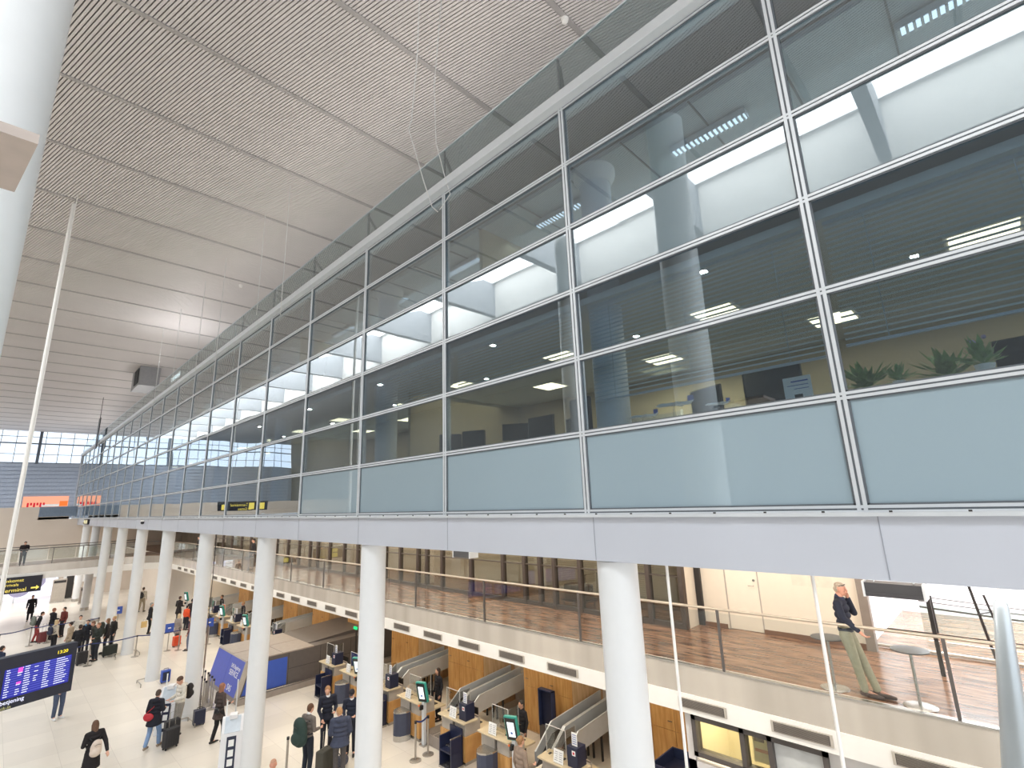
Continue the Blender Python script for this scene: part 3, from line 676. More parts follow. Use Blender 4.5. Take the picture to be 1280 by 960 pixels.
for k in range(-13, 5):
    MB().box(k * 1.6 - 0.025, k * 1.6 + 0.025, -0.02, 0.02, 0, 1.04).build('baluster', MATS['post_grey'], ob)
    MB().box(k * 1.6 + 0.03, k * 1.6 + 1.56, -0.008, 0.008, 0.04, 0.98).build('glass_sheet', GL_RAIL, ob)
    MB().box(k * 1.6 + 0.03, k * 1.6 + 1.56, 4.192, 4.208, 0.04, 0.98).build('glass_sheet', GL_RAIL, ob)
# glazed partition behind the walkway
MULL = mat('bronze_mullion', (84, 74, 68), 0.45, 0.3)
gw = struct(MB().box(12.0, 12.12, 6.15, 46, 6.3, 6.42).build('window_2', MULL)); gw['label'] = 'glazed partition with dark bronze mullions behind the walkway'
for k, y in enumerate([6.2, 7.1, 8.1, 9.28, 10.24, 10.82, 11.47, 12.45, 14.07, 15.73, 16.7, 17.29, 18.54, 19.7, 21.0, 22.1, 23.4, 24.9, 26.3, 27.2, 28.6, 30.1, 31.8, 33, 34.6, 36.2, 38, 40, 42, 44]):
    MB().box(11.97, 12.13, y - 0.055, y + 0.055, 4.05, 6.42).build('mullion', MULL, gw)
MB().box(11.99, 12.11, 6.15, 46, 4.05, 4.17).box(12.0, 12.1, 6.15, 46, 5.22, 5.25).build('rail', MULL, gw)
MB().box(12.04, 12.06, 6.15, 46, 4.17, 6.3).build('pane', glass('partition_glass', (226, 224, 216), 0.09, 3.0), gw)
struct(MB().box(14.3, 14.5, 6.2, 64, 4.05, 6.42).build('wall_walkway_rear', mat('beige_blind_wall', (190, 180, 166), 0.8, noise=0.1, scale=1.0)))
sb = MB()
for k in range(34): sb.box(13.4, 13.42, 7.2, 15.5, 4.4 + k * 0.058, 4.43 + k * 0.058)
sb.box(13.38, 13.44, 7.2, 15.5, 6.36, 6.42)
tag(sb.build('venetian_blind', mat('beige_slat', (206, 200, 186), 0.6)), 'lowered beige blind behind the walkway partition', 'blind')
cols = MB()
for y in (17.9, 22.6, 27.4, 33.5, 39.5):
    c = tag(MB().lathe([(0.3, 4.05), (0.3, 6.42)], (12.9, y, 0), 24).build('indoor_column', WARMW, None, 40), 'pale column behind the walkway partition, %s from the right' % ORD[[17.9, 22.6, 27.4, 33.5, 39.5].index(y)].replace('nearest', 'first'), 'column', 'columns behind the walkway partition')
wd = struct(MB().box(12.7, 12.9, 5.42, 6.2, 4.05, 6.42).box(12.7, 12.9, 2.62, 4.62, 4.05, 6.42).box(12.74, 12.9, 4.62, 5.42, 4.05, 6.42).box(12.0, 12.9, 6.15, 6.25, 4.05, 6.42).build('wall_door', mat('cream_wall', (232, 222, 206), 0.7, noise=0.01)))
MB().box(12.66, 12.7, 2.62, 4.62, 4.05, 4.14).box(12.66, 12.7, 5.46, 6.15, 4.05, 4.14).build('baseboard', mat('brown_base', (120, 84, 62), 0.5), wd)
d = struct(MB().box(12.715, 12.745, 4.65, 5.39, 4.06, 6.36).build('door_2', mat('cream_door', (238, 228, 212), 0.5, noise=0.01)))
MB().tube([(12.69, 4.74, 5.06), (12.66, 4.74, 5.06), (12.66, 4.86, 5.06)], 0.011, 8).build('door_handle', CHROME, d); MB().lathe([(0.028, 0), (0.028, 0.02)], (0, 0, 0), 14, Matrix.Translation((12.715, 4.73, 5.18)) @ Matrix.Rotation(-PI / 2, 4, 'Y')).build('lock', CHROME, d, 40)
MB().box(12.705, 12.72, 4.615, 4.65, 4.05, 6.4).box(12.705, 12.72, 5.39, 5.425, 4.05, 6.4).build('door_frame', GREY, d)
pnl = struct(MB().box(12.692, 12.70, 3.1, 3.9, 5.15, 5.5).build('trim_8', mat('cream_hatch', (226, 216, 200), 0.6)))
struct(MB().box(12.55, 12.72, 2.5, 2.66, 4.05, 6.42).build('trim_9', mat('frame_grey_brown', (138, 128, 120), 0.5)))
struct(MB().box(12.62, 12.7, 6.0, 6.14, 4.05, 6.42).build('trim_10', DARK))
# stair hall to the right
struct(MB().box(17.0, 17.2, -10, 2.8, 4.03, 6.42).box(12.9, 17, 2.66, 2.8, 4.03, 6.42).build('wall_stairs', mat('stair_wall_white', (240, 240, 240), 0.7, noise=0.01)))
o = thing('stair_balustrade', 'dark-railed glass balustrade around the stair opening', 'balustrade', (13.0, 0, 4.06))
MB().tube([(0, 2.55, 0.03), (0, 0.4, 0.03)], 0.03, 8).build('kerb_tube', STEEL, o, 40)
MB().tube([(1.9, 2.0, 0.5), (1.9, -0.6, 0.35)], 0.02, 8).tube([(1.9, 2.0, 0.62), (1.9, -0.6, 0.47)], 0.012, 8).tube([(1.9, 2.0, 0.72), (1.9, -0.6, 0.57)], 0.012, 8).build('rail', MATS['post_grey'], o, 40)
MB().box(1.88, 1.92, -0.6, 2.0, -0.5, 0.55).build('glass_sheet', glass('green_stair_glass', (228, 236, 233), 0.05, 4), o)
MB().box(1.86, 1.94, 1.75, 1.8, -0.4, 0.75).build('post', DARK, o)
o = thing('stair_gantry', 'dark steel tube frame rising over the stair opening', 'frame', (13.0, 0, 4.06))
MB().tube([(0.0, 1.9, 1.36), (0.0, 0.95, 1.36)], 0.028, 8).build('top_tube', DARK, o, 40)
MB().tube([(0.0, 0.95, 1.36), (0.1, 0.8, 0.03)], 0.024, 8).tube([(0.3, 0.78, 1.1), (0.3, 0.66, 0.4)], 0.02, 8).tube([(0.0, 0.9, 0.8), (0.3, 0.74, 0.8)], 0.014, 8).build('side_tube', DARK, o, 40)
MB().box(-1.35, -1.30, 1.40, 1.46, -0.01, 2.36).build('glass_post', DARK, o)
# bar tables
def bar_table(x, y, label):
    o = thing('bar_table', label, 'table', (x, y, 4.05), 0)
    MB().lathe([(0.21, 0), (0.21, 0.008), (0.16, 0.022), (0.03, 0.035)], seg=32).build('base', CHROME, o, 40)
    MB().cyl(0, 0, 0.03, 0.74, 0.022, 14).build('stem', CHROME, o, 40)
    MB().lathe([(0.19, 0.74), (0.24, 0.75), (0.24, 0.765), (0.2, 0.77)], seg=36).build('tabletop', mat('dark_tabletop', (78, 76, 78), 0.35), o, 40)
    return o
bar_table(9.93, 1.56, 'small round bar table with chrome base right of the man')
bar_table(9.99, 2.66, 'small round bar table behind the seated man on the phone')
o = thing('steel_strut', 'slanted tapering metal strut with domed top at the right edge', 'strut', (8.0, 0, 0))
pts = [(0, 0.335 + t * 0.104, 5.95 - t) for t in (0, 0.02, 0.05, 0.1, 1, 2, 3, 4, 5, 5.9)]
MB().tube(pts, [0.02, 0.045, 0.06, 0.068, 0.105, 0.15, 0.2, 0.25, 0.3, 0.34], 32).build('strut_body', mat('blue_grey_steel', (172, 182, 190), 0.32, 0.6, 0.08, 2, stretch=(6, 1, 0.2)), o, 50)
MB().tube([(0, 0.33, 5.9), (0, 0.33, 6.42)], 0.018, 8).build('pin', GREY, o, 40)
# ------------------------------------------------------------------ grille band: vents
vb = MB()
va = thing('vent_grille', 'perforated grey vent grille in the white band, first from the right', 'vent', (9.58, -0.6 + 1.64 * 0, 3.32), 0, 'vent grilles in the white band')
MB().box(-0.02, 0.0, 0, 0.9, 0, 0.17).build('frame', mat('vent_frame', (196, 188, 178), 0.5, 0.2), va)
sl = MB()
for k in range(7): sl.box(-0.03, -0.02, 0.05, 0.85, 0.022 + k * 0.019, 0.032 + k * 0.019)
sl.build('louvre', mat('vent_dark', (128, 120, 112), 0.5), va); MB().box(-0.022, -0.02, 0.04, 0.86, 0.015, 0.155).build('backing', mat('vent_back', (88, 82, 78), 0.8), va)
for k in range(1, 27):
    dup(va, (9.58, -0.6 + 1.64 * k + 0.02, 3.32), 0, 'perforated grey vent grille in the white band, %s from the right' % nth(k + 1))
# ------------------------------------------------------------------ check in desks
def oak_cabinet():
    o = thing('oak_cabinet', '', 'cabinet', (13.0, 0, 0), 0, 'oak cabinets between the belt openings')
    MB().box(0.02, 1.55, 0, 2.0, 0, 3.95).build('body', OAKL, o)
    for k, (a, b) in enumerate(((0.0, 0.66), (0.67, 1.33), (1.34, 2.0))):
        for (z0, z1) in ((0.05, 1.3), (1.31, 2.75), (2.76, 3.9)):
            dr = MB().box(-0.01, 0.02, a + 0.003, b - 0.003, z0, z1).build('door', OAK, o)
            if k != 0: MB().box(-0.035, -0.01, (a + 0.06) if k == 1 else (b - 0.2), (a + 0.18) if k == 1 else (b - 0.08), z0 + 0.2, z0 + 0.215).build('handle', CHROME, dr)
    return o
cab = oak_cabinet(); names_ = 0
for k in range(-1, 8):
    lb = 'tall oak cabinet section behind the desks, %s from the right' % nth(k + 2)
    if k == -1: cab.location = (13.0, 10.62 + 4 * k, 0); cab['label'] = lb
    else: dup(cab, (13.0, 10.62 + 4 * k, 0), 0, lb)
struct(MB().box(14.2, 14.5, 2, 43, 2.3, 4.0).build('trim_11', mat('bulkhead_grey', (112, 110, 112), 0.7)))
def conveyor():
    """weighing belt at the front, steel sloping belt to the wall"""
    o = thing('baggage_conveyor', '', 'conveyor', (10.3, 0, 0), 0, 'baggage conveyors between the desks')
    MB().box(0, 0.75, 0, 0.49, 0.0, 0.3).build('scale_body', TAUPE, o, bevel=0.01)
    MB().box(0.04, 0.72, 0.04, 0.45, 0.3, 0.315).build('scale_belt', mat('speckled_belt', (120, 112, 104), 0.8, noise=0.3, scale=60), o)
    prof = [(0.8, 0.30), (1.5, 0.82), (3.9, 0.98)]
    b = MB()
    for i in range(2):
        (xa, za), (xb, zb) = prof[i], prof[i + 1]
        b.add([(xa, 0.04, za), (xb, 0.04, zb), (xb, 0.45, zb), (xa, 0.45, za), (xa, 0.04, za - 0.08), (xb, 0.04, zb - 0.08), (xb, 0.45, zb - 0.08), (xa, 0.45, za - 0.08)],
              [(3, 2, 1, 0), (4, 5, 6, 7), (0, 1, 5, 4), (2, 3, 7, 6), (0, 4, 7, 3), (1, 2, 6, 5)])
    b.build('belt', RUBBER, o)
    for (y0, y1) in ((0.0, 0.04), (0.45, 0.49)):
        s_ = MB()
        for i in range(2):
            (xa, za), (xb, zb) = prof[i], prof[i + 1]
            s_.add([(xa, y0, za + 0.30), (xb, y0, zb + 0.30), (xb, y1, zb + 0.30), (xa, y1, za + 0.30), (xa, y0, za - 0.2), (xb, y0, zb - 0.2), (xb, y1, zb - 0.2), (xa, y1, za - 0.2)],
                   [(3, 2, 1, 0), (4, 5, 6, 7), (0, 1, 5, 4), (2, 3, 7, 6), (0, 4, 7, 3), (1, 2, 6, 5)])
        s_.build('side_guard', BELTM, o)
    for x, z in ((1.2, 0.4), (2.6, 0.7)):
        MB().box(x, x + 0.06, 0.08, 0.12, 0, z).box(x, x + 0.06, 0.38, 0.42, 0, z).build('leg', DARK, o)
    return o
def counter():
    o = thing('check_in_counter', '', 'counter', (10.2, 0, 0), 0, 'check-in counters along the wall')
    MB().box(0, 0.06, 0, 1.15, 0.1, 0.72).build('oak_front', OAK, o)
    MB().box(0.06, 0.6, 0.0, 0.04, 0.1, 0.72).build('side_panel', OAK, o)
    MB().box(0.06, 0.6, 1.11, 1.15, 0.1, 0.72).build('side_panel', OAK, o)
    MB().box(0.03, 0.6, 0.04, 0.5, 0.72, 1.06).box(0.03, 0.6, 0.60, 1.11, 0.72, 1.06).build('grey_upper_box', GREY, o)
    MB().box(0.1, 0.6, 0.5, 0.6, 0.3, 1.06).build('dark_recess', GASK, o)
    MB().prism([(-0.08, -0.02), (0.42, -0.08), (0.42, 1.22), (-0.08, 1.18)], 1.06, 1.1).build('countertop', TOPC, o, bevel=0.006)
    MB().box(0.03, 0.6, 0.04, 1.11, 0, 0.1).build('plinth', CHROME, o)
    MB().box(0.55, 1.1, 0.1, 1.05, 0.70, 0.74).build('work_surface', TOPC, o)
    MB().box(0.55, 0.6, 0.05, 1.1, 0.5, 1.1).build('rear_panel', TAUPE, o)
    return o
def plexi():
    o = thing('plexiglass_screen', '', 'screen', (10.3, 0, 1.1), 0, 'plexiglass screens on the counters')
    MB().box(0, 0.008, 0, 0.62, 0.02, 0.62).build('front_sheet', PLEXI, o)
    MB().box(0.008, 0.4, 0.0, 0.008, 0.02, 0.62).build('side_sheet', PLEXI, o)
    MB().box(-0.004, 0.012, -0.004, 0.004, 0, 0.63).box(-0.004, 0.012, 0.616, 0.624, 0, 0.63).box(-0.004, 0.012, 0, 0.62, 0.62, 0.632).box(0.39, 0.4, -0.004, 0.008, 0, 0.63).build('edge', mat('plexi_edge', (206, 206, 204), 0.3), o)
    MB().box(-0.03, 0.05, 0.05, 0.1, 0, 0.02).box(-0.03, 0.05, 0.5, 0.55, 0, 0.02).build('foot', DARK, o)
    return o
def notice():
    o = thing('notice_holder', '', 'notice', (10.22, 0, 1.1), 0, 'white notices standing on the counters')
    M = Matrix.Rotation(math.radians(8), 4, 'Y')
    MB().box(0, 0.006, 0, 0.30, 0.0, 0.28, M).build('sheet', PAPER, o)
    t = MB()
    for r in range(5): t.box(-0.003, 0, 0.03, 0.13, 0.05 + r * 0.042, 0.06 + r * 0.042, M); t.box(-0.003, 0, 0.17, 0.27 - 0.02 * (r % 3), 0.05 + r * 0.042, 0.06 + r * 0.042, M)
    t.build('printed_line', mat('print_grey', (140, 140, 150), 0.7), o); MB().box(-0.01, 0.07, 0.02, 0.28, 0, 0.008).build('foot', PLEXI, o)
    return o
def navy_box():
    o = thing('sorting_box', '', 'box', (10.25, 0, 1.1), 0, 'navy boxes standing on the counters')
    MB().box(0, 0.34, 0, 0.3, 0, 0.42).build('box_body', NAVY, o, bevel=0.01)
    MB().box(-0.004, 0, 0.05, 0.15, 0.26, 0.36).build('white_label', PAPER, o); MB().box(-0.007, -0.004, 0.075, 0.125, 0.285, 0.335).build('red_mark', mat('red_mark', (206, 54, 60), 0.5), o)
    MB().box(0.1, 0.106, 0.06, 0.22, 0.42, 0.7).build('upright_card', PAPER, o)
    t = MB()
    for r in range(5): t.box(0.096, 0.1, 0.08, 0.2, 0.46 + r * 0.045, 0.475 + r * 0.045)
    t.build('printed_line', mat('print_blue', (130, 140, 190), 0.7), o)
    return o
def kiosk():
    o = thing('bag_tag_kiosk', '', 'kiosk', (10.55, 0, 0), 0, 'teal screened kiosks beside the weighing belts')
    MB().box(0.0, 0.1, -0.06, 0.06, 0.0, 1.25).build('post', ALU, o, bevel=0.01)
    MB().box(-0.05, 0.16, -0.12, 0.12, 0, 0.04).build('foot', CHROME, o)
    M = Matrix.Translation((0.0, 0, 1.5)) @ Matrix.Rotation(math.radians(-12), 4, 'Y') @ Matrix.Rotation(0.25, 4, 'Z')
    MB().box(-0.07, 0.03, -0.19, 0.19, -0.30, 0.30, M).build('teal_casing', TEAL, o, bevel=0.025)
    MB().box(-0.078, -0.07, -0.155, 0.155, -0.265, 0.265, M).build('bezel', BLACKP, o)
    MB().box(-0.083, -0.078, -0.10, 0.10, -0.19, 0.17, M).build('screen', SCRN, o)
    MB().box(-0.086, -0.083, -0.03, 0.03, -0.12, -0.07, M).build('screen_symbol', BLUE, o)
    MB().box(-0.1, 0.0, -0.035, 0.035, 1.0, 1.12).build('card_reader', BLACKP, o); MB().ball((-0.12, 0.03, 1.12), 0.03, 8, 6).build('orange_button', mat('orange_mark', (232, 120, 60), 0.5), o)
    return o
def bin_round():
    o = thing('rounded_bin', '', 'bin', (9.75, 0, 0), 0, 'navy rounded bins before the counters')
    P = [(0.42, 0.0), (0.42, 0.52)] + [(0.30 - 0.30 * math.sin(PI * t / 8) , 0.52 - 0.52 * t / 8) for t in range(0, 9)]
    P = [(0.42, 0.0), (0.42, 0.52), (0.25, 0.52), (0.08, 0.45), (0.0, 0.34), (-0.02, 0.26), (0.0, 0.18), (0.08, 0.07), (0.25, 0.0)]
    MB().prism(P, 0.16, 0.78).build('bin_body', mat('bin_navy', (62, 68, 88), 0.45), o)
    MB().prism(P, 0.78, 0.82).build('bin_top', CHROME, o); MB().prism(P, 0.0, 0.16).build('bin_plinth', CHROME, o)
    return o
def bin_box():
    o = thing('hand_baggage_gauge', '', 'gauge', (9.72, 0, 0), 0, 'dark hand baggage gauges before the counters')
    MB().box(0, 0.42, 0, 0.04, 0, 0.78).box(0, 0.42, 0.5, 0.54, 0, 0.78).box(0.38, 0.42, 0, 0.54, 0, 0.95).box(0, 0.42, 0, 0.54, 0.42, 0.46).build('gauge_body', NAVY, o)
    MB().box(-0.01, 0.43, -0.01, 0.55, 0, 0.06).build('base', CHROME, o)
    MB().box(0.2, 0.38, 0.04, 0.5, 0.46, 0.5).box(0.0, 0.38, 0.02, 0.06, 0.78, 0.8).build('rim', CHROME, o)
    return o
protos = {}
def put(fn, loc, label, rz=0):
    if fn not in protos:
        o = fn(); protos[fn] = o; o.location = loc; o.rotation_euler = (0, 0, rz); o['label'] = label; return o
    return dup(protos[fn], loc, rz, label)
cnt = 0
units = []
for k in range(-2, 8):
    for typ, y0 in (('L', 10.52), ('R', 12.30)):
        y = y0 + 4 * k
        if 21.3 < y < 26.2 or y < 6: continue
        units.append((y, typ))
units.sort()
for n, (y, typ) in enumerate(units):
    w_ = '%s from the right' % nth(n + 1)
    put(counter, (10.2, y, 0), 'oak-fronted check-in counter with grey top boxes, ' + w_)
    rd = random.Random(n * 3 + 1)
    put(plexi, (10.42, y + (0.25 if typ == 'L' else 0.5), 1.1), 'plexiglass screen on the check-in counter ' + w_)
    put(notice, (10.19, y + (0.5 if typ == 'L' else 0.42), 1.1), 'white notice sheet on the check-in counter ' + w_)
    if typ == 'R' or n % 5 == 3: put(navy_box, (10.25, y + 0.03, 1.1), 'navy box with white card on the check-in counter ' + w_)
    m_ = thing('computer_monitor', 'black monitor behind the check-in counter ' + w_, 'monitor', (10.95, y + 0.55, 0.74), PI / 2, 'monitors behind the counters')
    MB().box(-0.25, 0.25, -0.02, 0.02, 0.14, 0.46).build('casing', BLACKP, m_); MB().box(-0.04, 0.04, -0.02, 0.02, 0, 0.16).box(-0.12, 0.12, -0.09, 0.09, 0, 0.015).build('stand', DARK, m_)
    kb = thing('keyboard', 'dark keyboard behind the check-in counter ' + w_, 'keyboard', (11.1, y + 0.55, 0.74), PI / 2, 'keyboards behind the counters')
    MB().box(-0.2, 0.2, -0.07, 0.07, 0, 0.02).build('keys', DARK, kb)
    if typ == 'L': put(bin_round, (9.74, y + 0.42, 0), 'navy rounded bin before the check-in counter ' + w_)
    else: put(bin_box, (9.74, y + 0.06, 0), 'dark luggage gauge before the check-in counter ' + w_)
g = 0
for k in range(-2, 8):
    y = 13.43 + 4 * k
    if 21.0 < y < 25.8 or y < 6: continue
    g += 1
    put(conveyor, (10.3, y + 0.06, 0), 'right-hand steel baggage belt in the %s gap from the right' % nth(g))
    put(conveyor, (10.301, y + 0.56, 0), 'left-hand steel baggage belt in the %s gap from the right' % nth(g))
    put(kiosk, (10.15, y + 0.9 if k != 0 else y + 0.85, 0), 'teal-framed lit kiosk beside the %s belt gap from the right' % nth(g))
for n, (y, lab) in enumerate(((11.0, 'navy plastic crate standing upright against the oak cabinet left of the near column'),)):
    o = thing('luggage_tray', lab, 'tray', (12.6, y, 0.55), 0)
    MB().box(0, 0.05, 0, 0.55, 0, 1.0).build('tray_base', NAVY, o); MB().box(-0.12, 0, 0, 0.03, 0, 1.0).box(-0.12, 0, 0.52, 0.55, 0, 1.0).box(-0.12, 0, 0, 0.55, 0.97, 1.0).build('tray_rim', mat('tray_rim', (44, 54, 88), 0.5), o)
    MB().box(-0.1, 0.2, 0, 0.55, -0.55, 0).build('stand', GREYD, o)
for n in range(5):
    o = thing('luggage_tray', 'navy luggage tray stacked right of the near column, %s' % ('topmost', 'second from top', 'third from top', 'fourth from top', 'lowest')[n], 'tray', (11.0, 6.15, 0.1 + (4 - n) * 0.27), 0, 'stack of navy luggage trays')
    MB().box(0, 1.0, 0, 0.7, 0, 0.03).build('tray_base', NAVY, o); MB().box(0, 1.0, 0, 0.03, 0.03, 0.24).box(0, 1.0, 0.67, 0.7, 0.03, 0.24).box(0, 0.03, 0, 0.7, 0.03, 0.24).box(0.97, 1.0, 0, 0.7, 0.03, 0.24).build('tray_rim', MATS['tray_rim'], o)
tag(MB().box(10.95, 12.05, 6.1, 6.9, 0.0, 0.1).build('tray_trolley', DARK), 'low dark trolley under the stack of navy trays', 'trolley')
# baggage drop tunnel with blue front
o = thing('baggage_scanner', 'large grey angular bag drop tunnel with a violet-blue front', 'bag drop', (7.35, 22.5, 0))
def poly3(m_, prof, y0, y1):
    n = len(prof); m_.add([(x, y0, z) for x, z in prof] + [(x, y1, z) for x, z in prof], [tuple(range(n)), tuple(range(2 * n - 1, n - 1, -1))] + [(i, n + i, n + (i + 1) % n, (i + 1) % n) for i in range(n)]); return m_
poly3(MB(), [(0.02, 0.22), (0.36, 1.42), (7.2, 1.48), (7.2, 0.22)], 0.0, 3.4).build('tunnel_body', GREYD, o)
poly3(MB(), [(0.3, 1.421), (0.34, 1.46), (3.0, 1.47), (3.0, 1.421)], -0.02, 3.42).build('roof_panel', TAUPE, o)
poly3(MB(), [(3.0, 1.421), (3.0, 1.47), (7.2, 1.75), (7.2, 1.421)], 0.6, 3.42).build('rear_hood', GREYD, o)
poly3(MB(), [(-0.02, 0.24), (0.31, 1.42), (0.36, 1.42), (0.03, 0.24)], 0.06, 1.68).build('front_panel', BLUE2, o); poly3(MB(), [(-0.02, 0.24), (0.31, 1.42), (0.36, 1.42), (0.03, 0.24)], 1.70, 3.4).build('front_panel', BLUE2, o)
poly3(MB(), [(0.22, 0.26), (0.52, 1.28), (1.9, 1.28), (1.9, 0.26)], -0.02, 0.0).build('side_panel', BLUE, o)
poly3(MB(), [(-0.02, 0.24), (0.31, 1.42), (0.50, 1.42), (0.16, 0.24)], -0.03, 0.06).build('corner_trim', GREY, o)
MB().box(0.05, 7.2, -0.2, 3.5, 0, 0.2).build('plinth', TAUPE, o); MB().tube([(0.1, -0.12, 0.24), (4.5, -0.12, 0.24)], 0.02, 8).build('guard_rail', CHROME, o)
sj = MB()
for x in (1.95, 3.3, 4.7): sj.box(x, x + 0.015, -0.004, 0.0, 0.24, 1.42)
sj.box(1.95, 6, -0.004, 0, 0.8, 0.812)
sj.build('panel_seam', GASK, o); js = MB().box(0.32, 3.0, 1.6, 1.615, 1.468, 1.472).box(1.7, 1.715, 0, 3.4, 1.466, 1.471); js.build('roof_seam', GREYD, o)
ar = math.atan2(1.18, 0.33)
M0 = Matrix(((0, math.cos(ar), -math.sin(ar), 0), (-1, 0, 0, 0), (0, math.sin(ar), math.cos(ar), 0), (0, 0, 0, 1)))
def front_text(s_, y, up, size):
    t = text('lettering', s_, PAPER, o, (0, 0, 0), (0, 0, 0), size)
    t.matrix_local = Matrix.Translation((-0.025 + up * math.cos(ar), y, 0.24 + up * math.sin(ar))) @ M0
front_text('SAS Bagdrop', 1.35, 0.85, 0.2); front_text('SERVICE', 1.35, 0.6, 0.27); front_text('SAS', 1.1, 0.1, 0.3)
o = thing('exit_lamp', 'small lit green lamp above the bag drop tunnel', 'lamp', (11.2, 20.6, 2.2)); MB().box(0, 0.05, -0.12, 0.12, 0, 0.1).build('lens', emis('green_lamp', (40, 200, 110), 1.4), o); MB().box(0.05, 0.09, -0.02, 0.02, -2.2, 0.1).build('post', DARK, o)
# ticket office wall right, flush with the balcony front
tw = struct(MB().box(9.76, 9.9, -6, 5.25, 0, 2.4).box(9.76, 9.9, 5.1, 5.25, 0, 3.23).box(9.76, 9.9, 1.0, 2.85, 0, 3.23).box(9.76, 9.9, -6, 5.25, 3.16, 3.23).box(9.76, 9.9, -6, 1.0, 2.4, 3.23).build('wall_ticket', mat('grey_white_wall', (214, 210, 208), 0.7, noise=0.01)))
tf = struct(MB().box(9.7, 9.9, 5.02, 5.1, 2.5, 3.17).box(9.7, 9.9, 4.14, 4.22, 2.5, 3.17).box(9.7, 9.9, 3.68, 3.76, 2.5, 3.17).box(9.7, 9.9, 2.85, 2.93, 1.2, 3.17).box(9.7, 9.9, 2.85, 5.1, 3.1, 3.17).box(9.7, 9.9, 3.7, 5.1, 2.5, 2.58).box(9.7, 9.9, 3.68, 3.76, 1.2, 2.6).build('window_3', mat('window_dark', (84, 78, 76), 0.5)))
MB().box(9.8, 9.81, 3.7, 5.1, 2.55, 3.15).build('pane', glass('ticket_glass', (236, 236, 226), 0.06, 4), tf)
MB().box(9.8, 9.84, 2.93, 3.68, 1.2, 3.1).build('panel', mat('grey_sheet', (206, 208, 208), 0.5), tf)
struct(MB().box(11.3, 11.4, 2.6, 5.25, 1.0, 3.5).box(9.9, 11.3, 5.15, 5.25, 0, 3.5).build('wall_ticket_rear', mat('yellow_white_wall', (240, 228, 190), 0.7, noise=0.01)))
area('ticket_lamp', (10.6, 4.2, 3.5), 1.0, 1.6, 30, (1.0, 0.92, 0.78))
o = thing('notice_board', 'pale board with brown lettering behind the small window', 'board', (9.95, 3.8, 2.62)); MB().box(0, 0.02, 0, 0.3, 0, 0.45).build('panel', mat('cream_board', (238, 224, 180), 0.6), o); MB().box(-0.004, 0, 0.1, 0.27, 0.32, 0.4).build('brown_mark', mat('brown_mark', (128, 104, 84), 0.6), o); MB().box(-0.004, 0, 0.05, 0.27, 0.16, 0.21).build('orange_mark', mat('rust_mark', (206, 140, 96), 0.6), o)
# white rounded volume and low details beyond the desks
struct(MB().lathe([(2.6, 0), (2.6, 3.1)], (13.6, 46.5, 0), 40).build('wall_round', WARMW, None, 40))
struct(MB().box(10.9, 11.0, 44, 64, 0, 3.5).build('wall_right_far', WARMW))
# bright glazed entrance with grey circles under the bridge
en = struct(MB().box(-0.3, 4.9, 63.9, 64.0, 2.9, 3.1).build('window_4', WHITE))
MB().box(-0.3, 4.9, 66.9, 67.0, 0, 3.1).build('lit_screen', emis('bright_vestibule', (238, 236, 255), 1.15), en)
for x in (-0.3, 2.1, 4.85): MB().box(x - 0.04, x + 0.04, 63.9, 64.0, 0, 3.0).build('frame', ALU, en)
MB().box(-0.3, 4.9, 63.92, 63.98, 1.45, 1.5).build('rail', ALU, en)
ci = MB(); R_ = Matrix.Rotation(PI / 2, 4, 'X')
for (x, z, r) in ((2.35, 1.2, 0.75), (3.35, 1.65, 0.65)): ci.lathe([(r, 0), (r, 0.02)], (0, 0, 0), 28, Matrix.Translation((x, 63.85, z)) @ R_)
ci.build('grey_disc', mat('disc_grey', (160, 158, 190), 0.6), en)
for n, (x, y, w_, h_, c_, lab) in enumerate(((4.3, 60.5, 0.9, 1.9, GREY, 'grey steel access gate left of the far columns'), (5.9, 57.5, 0.7, 1.35, TAUPE, 'taupe steel bin block among the far columns'), (5.3, 62, 0.5, 2.0, DARK, 'dark upright panel beside the far entrance'))):
    o = thing('access_gate', lab, 'gate', (x, y, 0)); MB().box(0, w_, 0, 0.4, 0.1, h_).build('gate_body', c_, o); MB().box(-0.03, w_ + 0.03, -0.03, 0.43, 0, 0.1).build('plinth', CHROME, o); MB().box(0.05, w_ - 0.05, -0.01, 0, h_ - 0.3, h_ - 0.1).build('panel', DARK, o)
o = thing('wall_poster', 'white posters on the wall right of the far entrance', 'poster', (5.2, 63.9, 1.2)); MB().box(0, 1.6, -0.03, 0, 0, 1.7).build('sheet', PAPER, o); MB().box(1.8, 2.6, -0.03, 0, 0.3, 1.7).build('sheet', PAPER, o); MB().box(2.7, 2.9, -0.04, 0, 0.0, 1.9).build('blue_edge', BLUE, o)
# ------------------------------------------------------------------ queue barriers
BPM = mat('stanchion_steel', (176, 170, 162), 0.3, 0.8)
def post(loc, label, group='belt barrier posts', h=0.95):
    o = thing('barrier_post', label, 'barrier post', loc, 0, group)
    MB().lathe([(0.17, 0), (0.17, 0.015), (0.05, 0.03)], seg=18).build('base', BPM, o, 40)
    MB().cyl(0, 0, 0.02, h, 0.03, 12).build('pole', BPM, o, 40)
    MB().cyl(0, 0, h, h + 0.07, 0.036, 12).build('belt_head', BLACKP, o, 40)
    return o
P0 = post((9.49, 13.7, 0), 'steel barrier post standing nearest in front of the counters')
def P_(x, y, label, group='belt barrier posts'): return dup(P0, (x, y, 0), 0, label, group)
P_(9.95, 13.72, 'steel barrier post right beside the nearest one, at the weighing belt')
rowf = [(2.4, 33.9), (4.2, 34.04), (6.09, 34.02), (7.9, 33.5), (0.6, 34.1)]
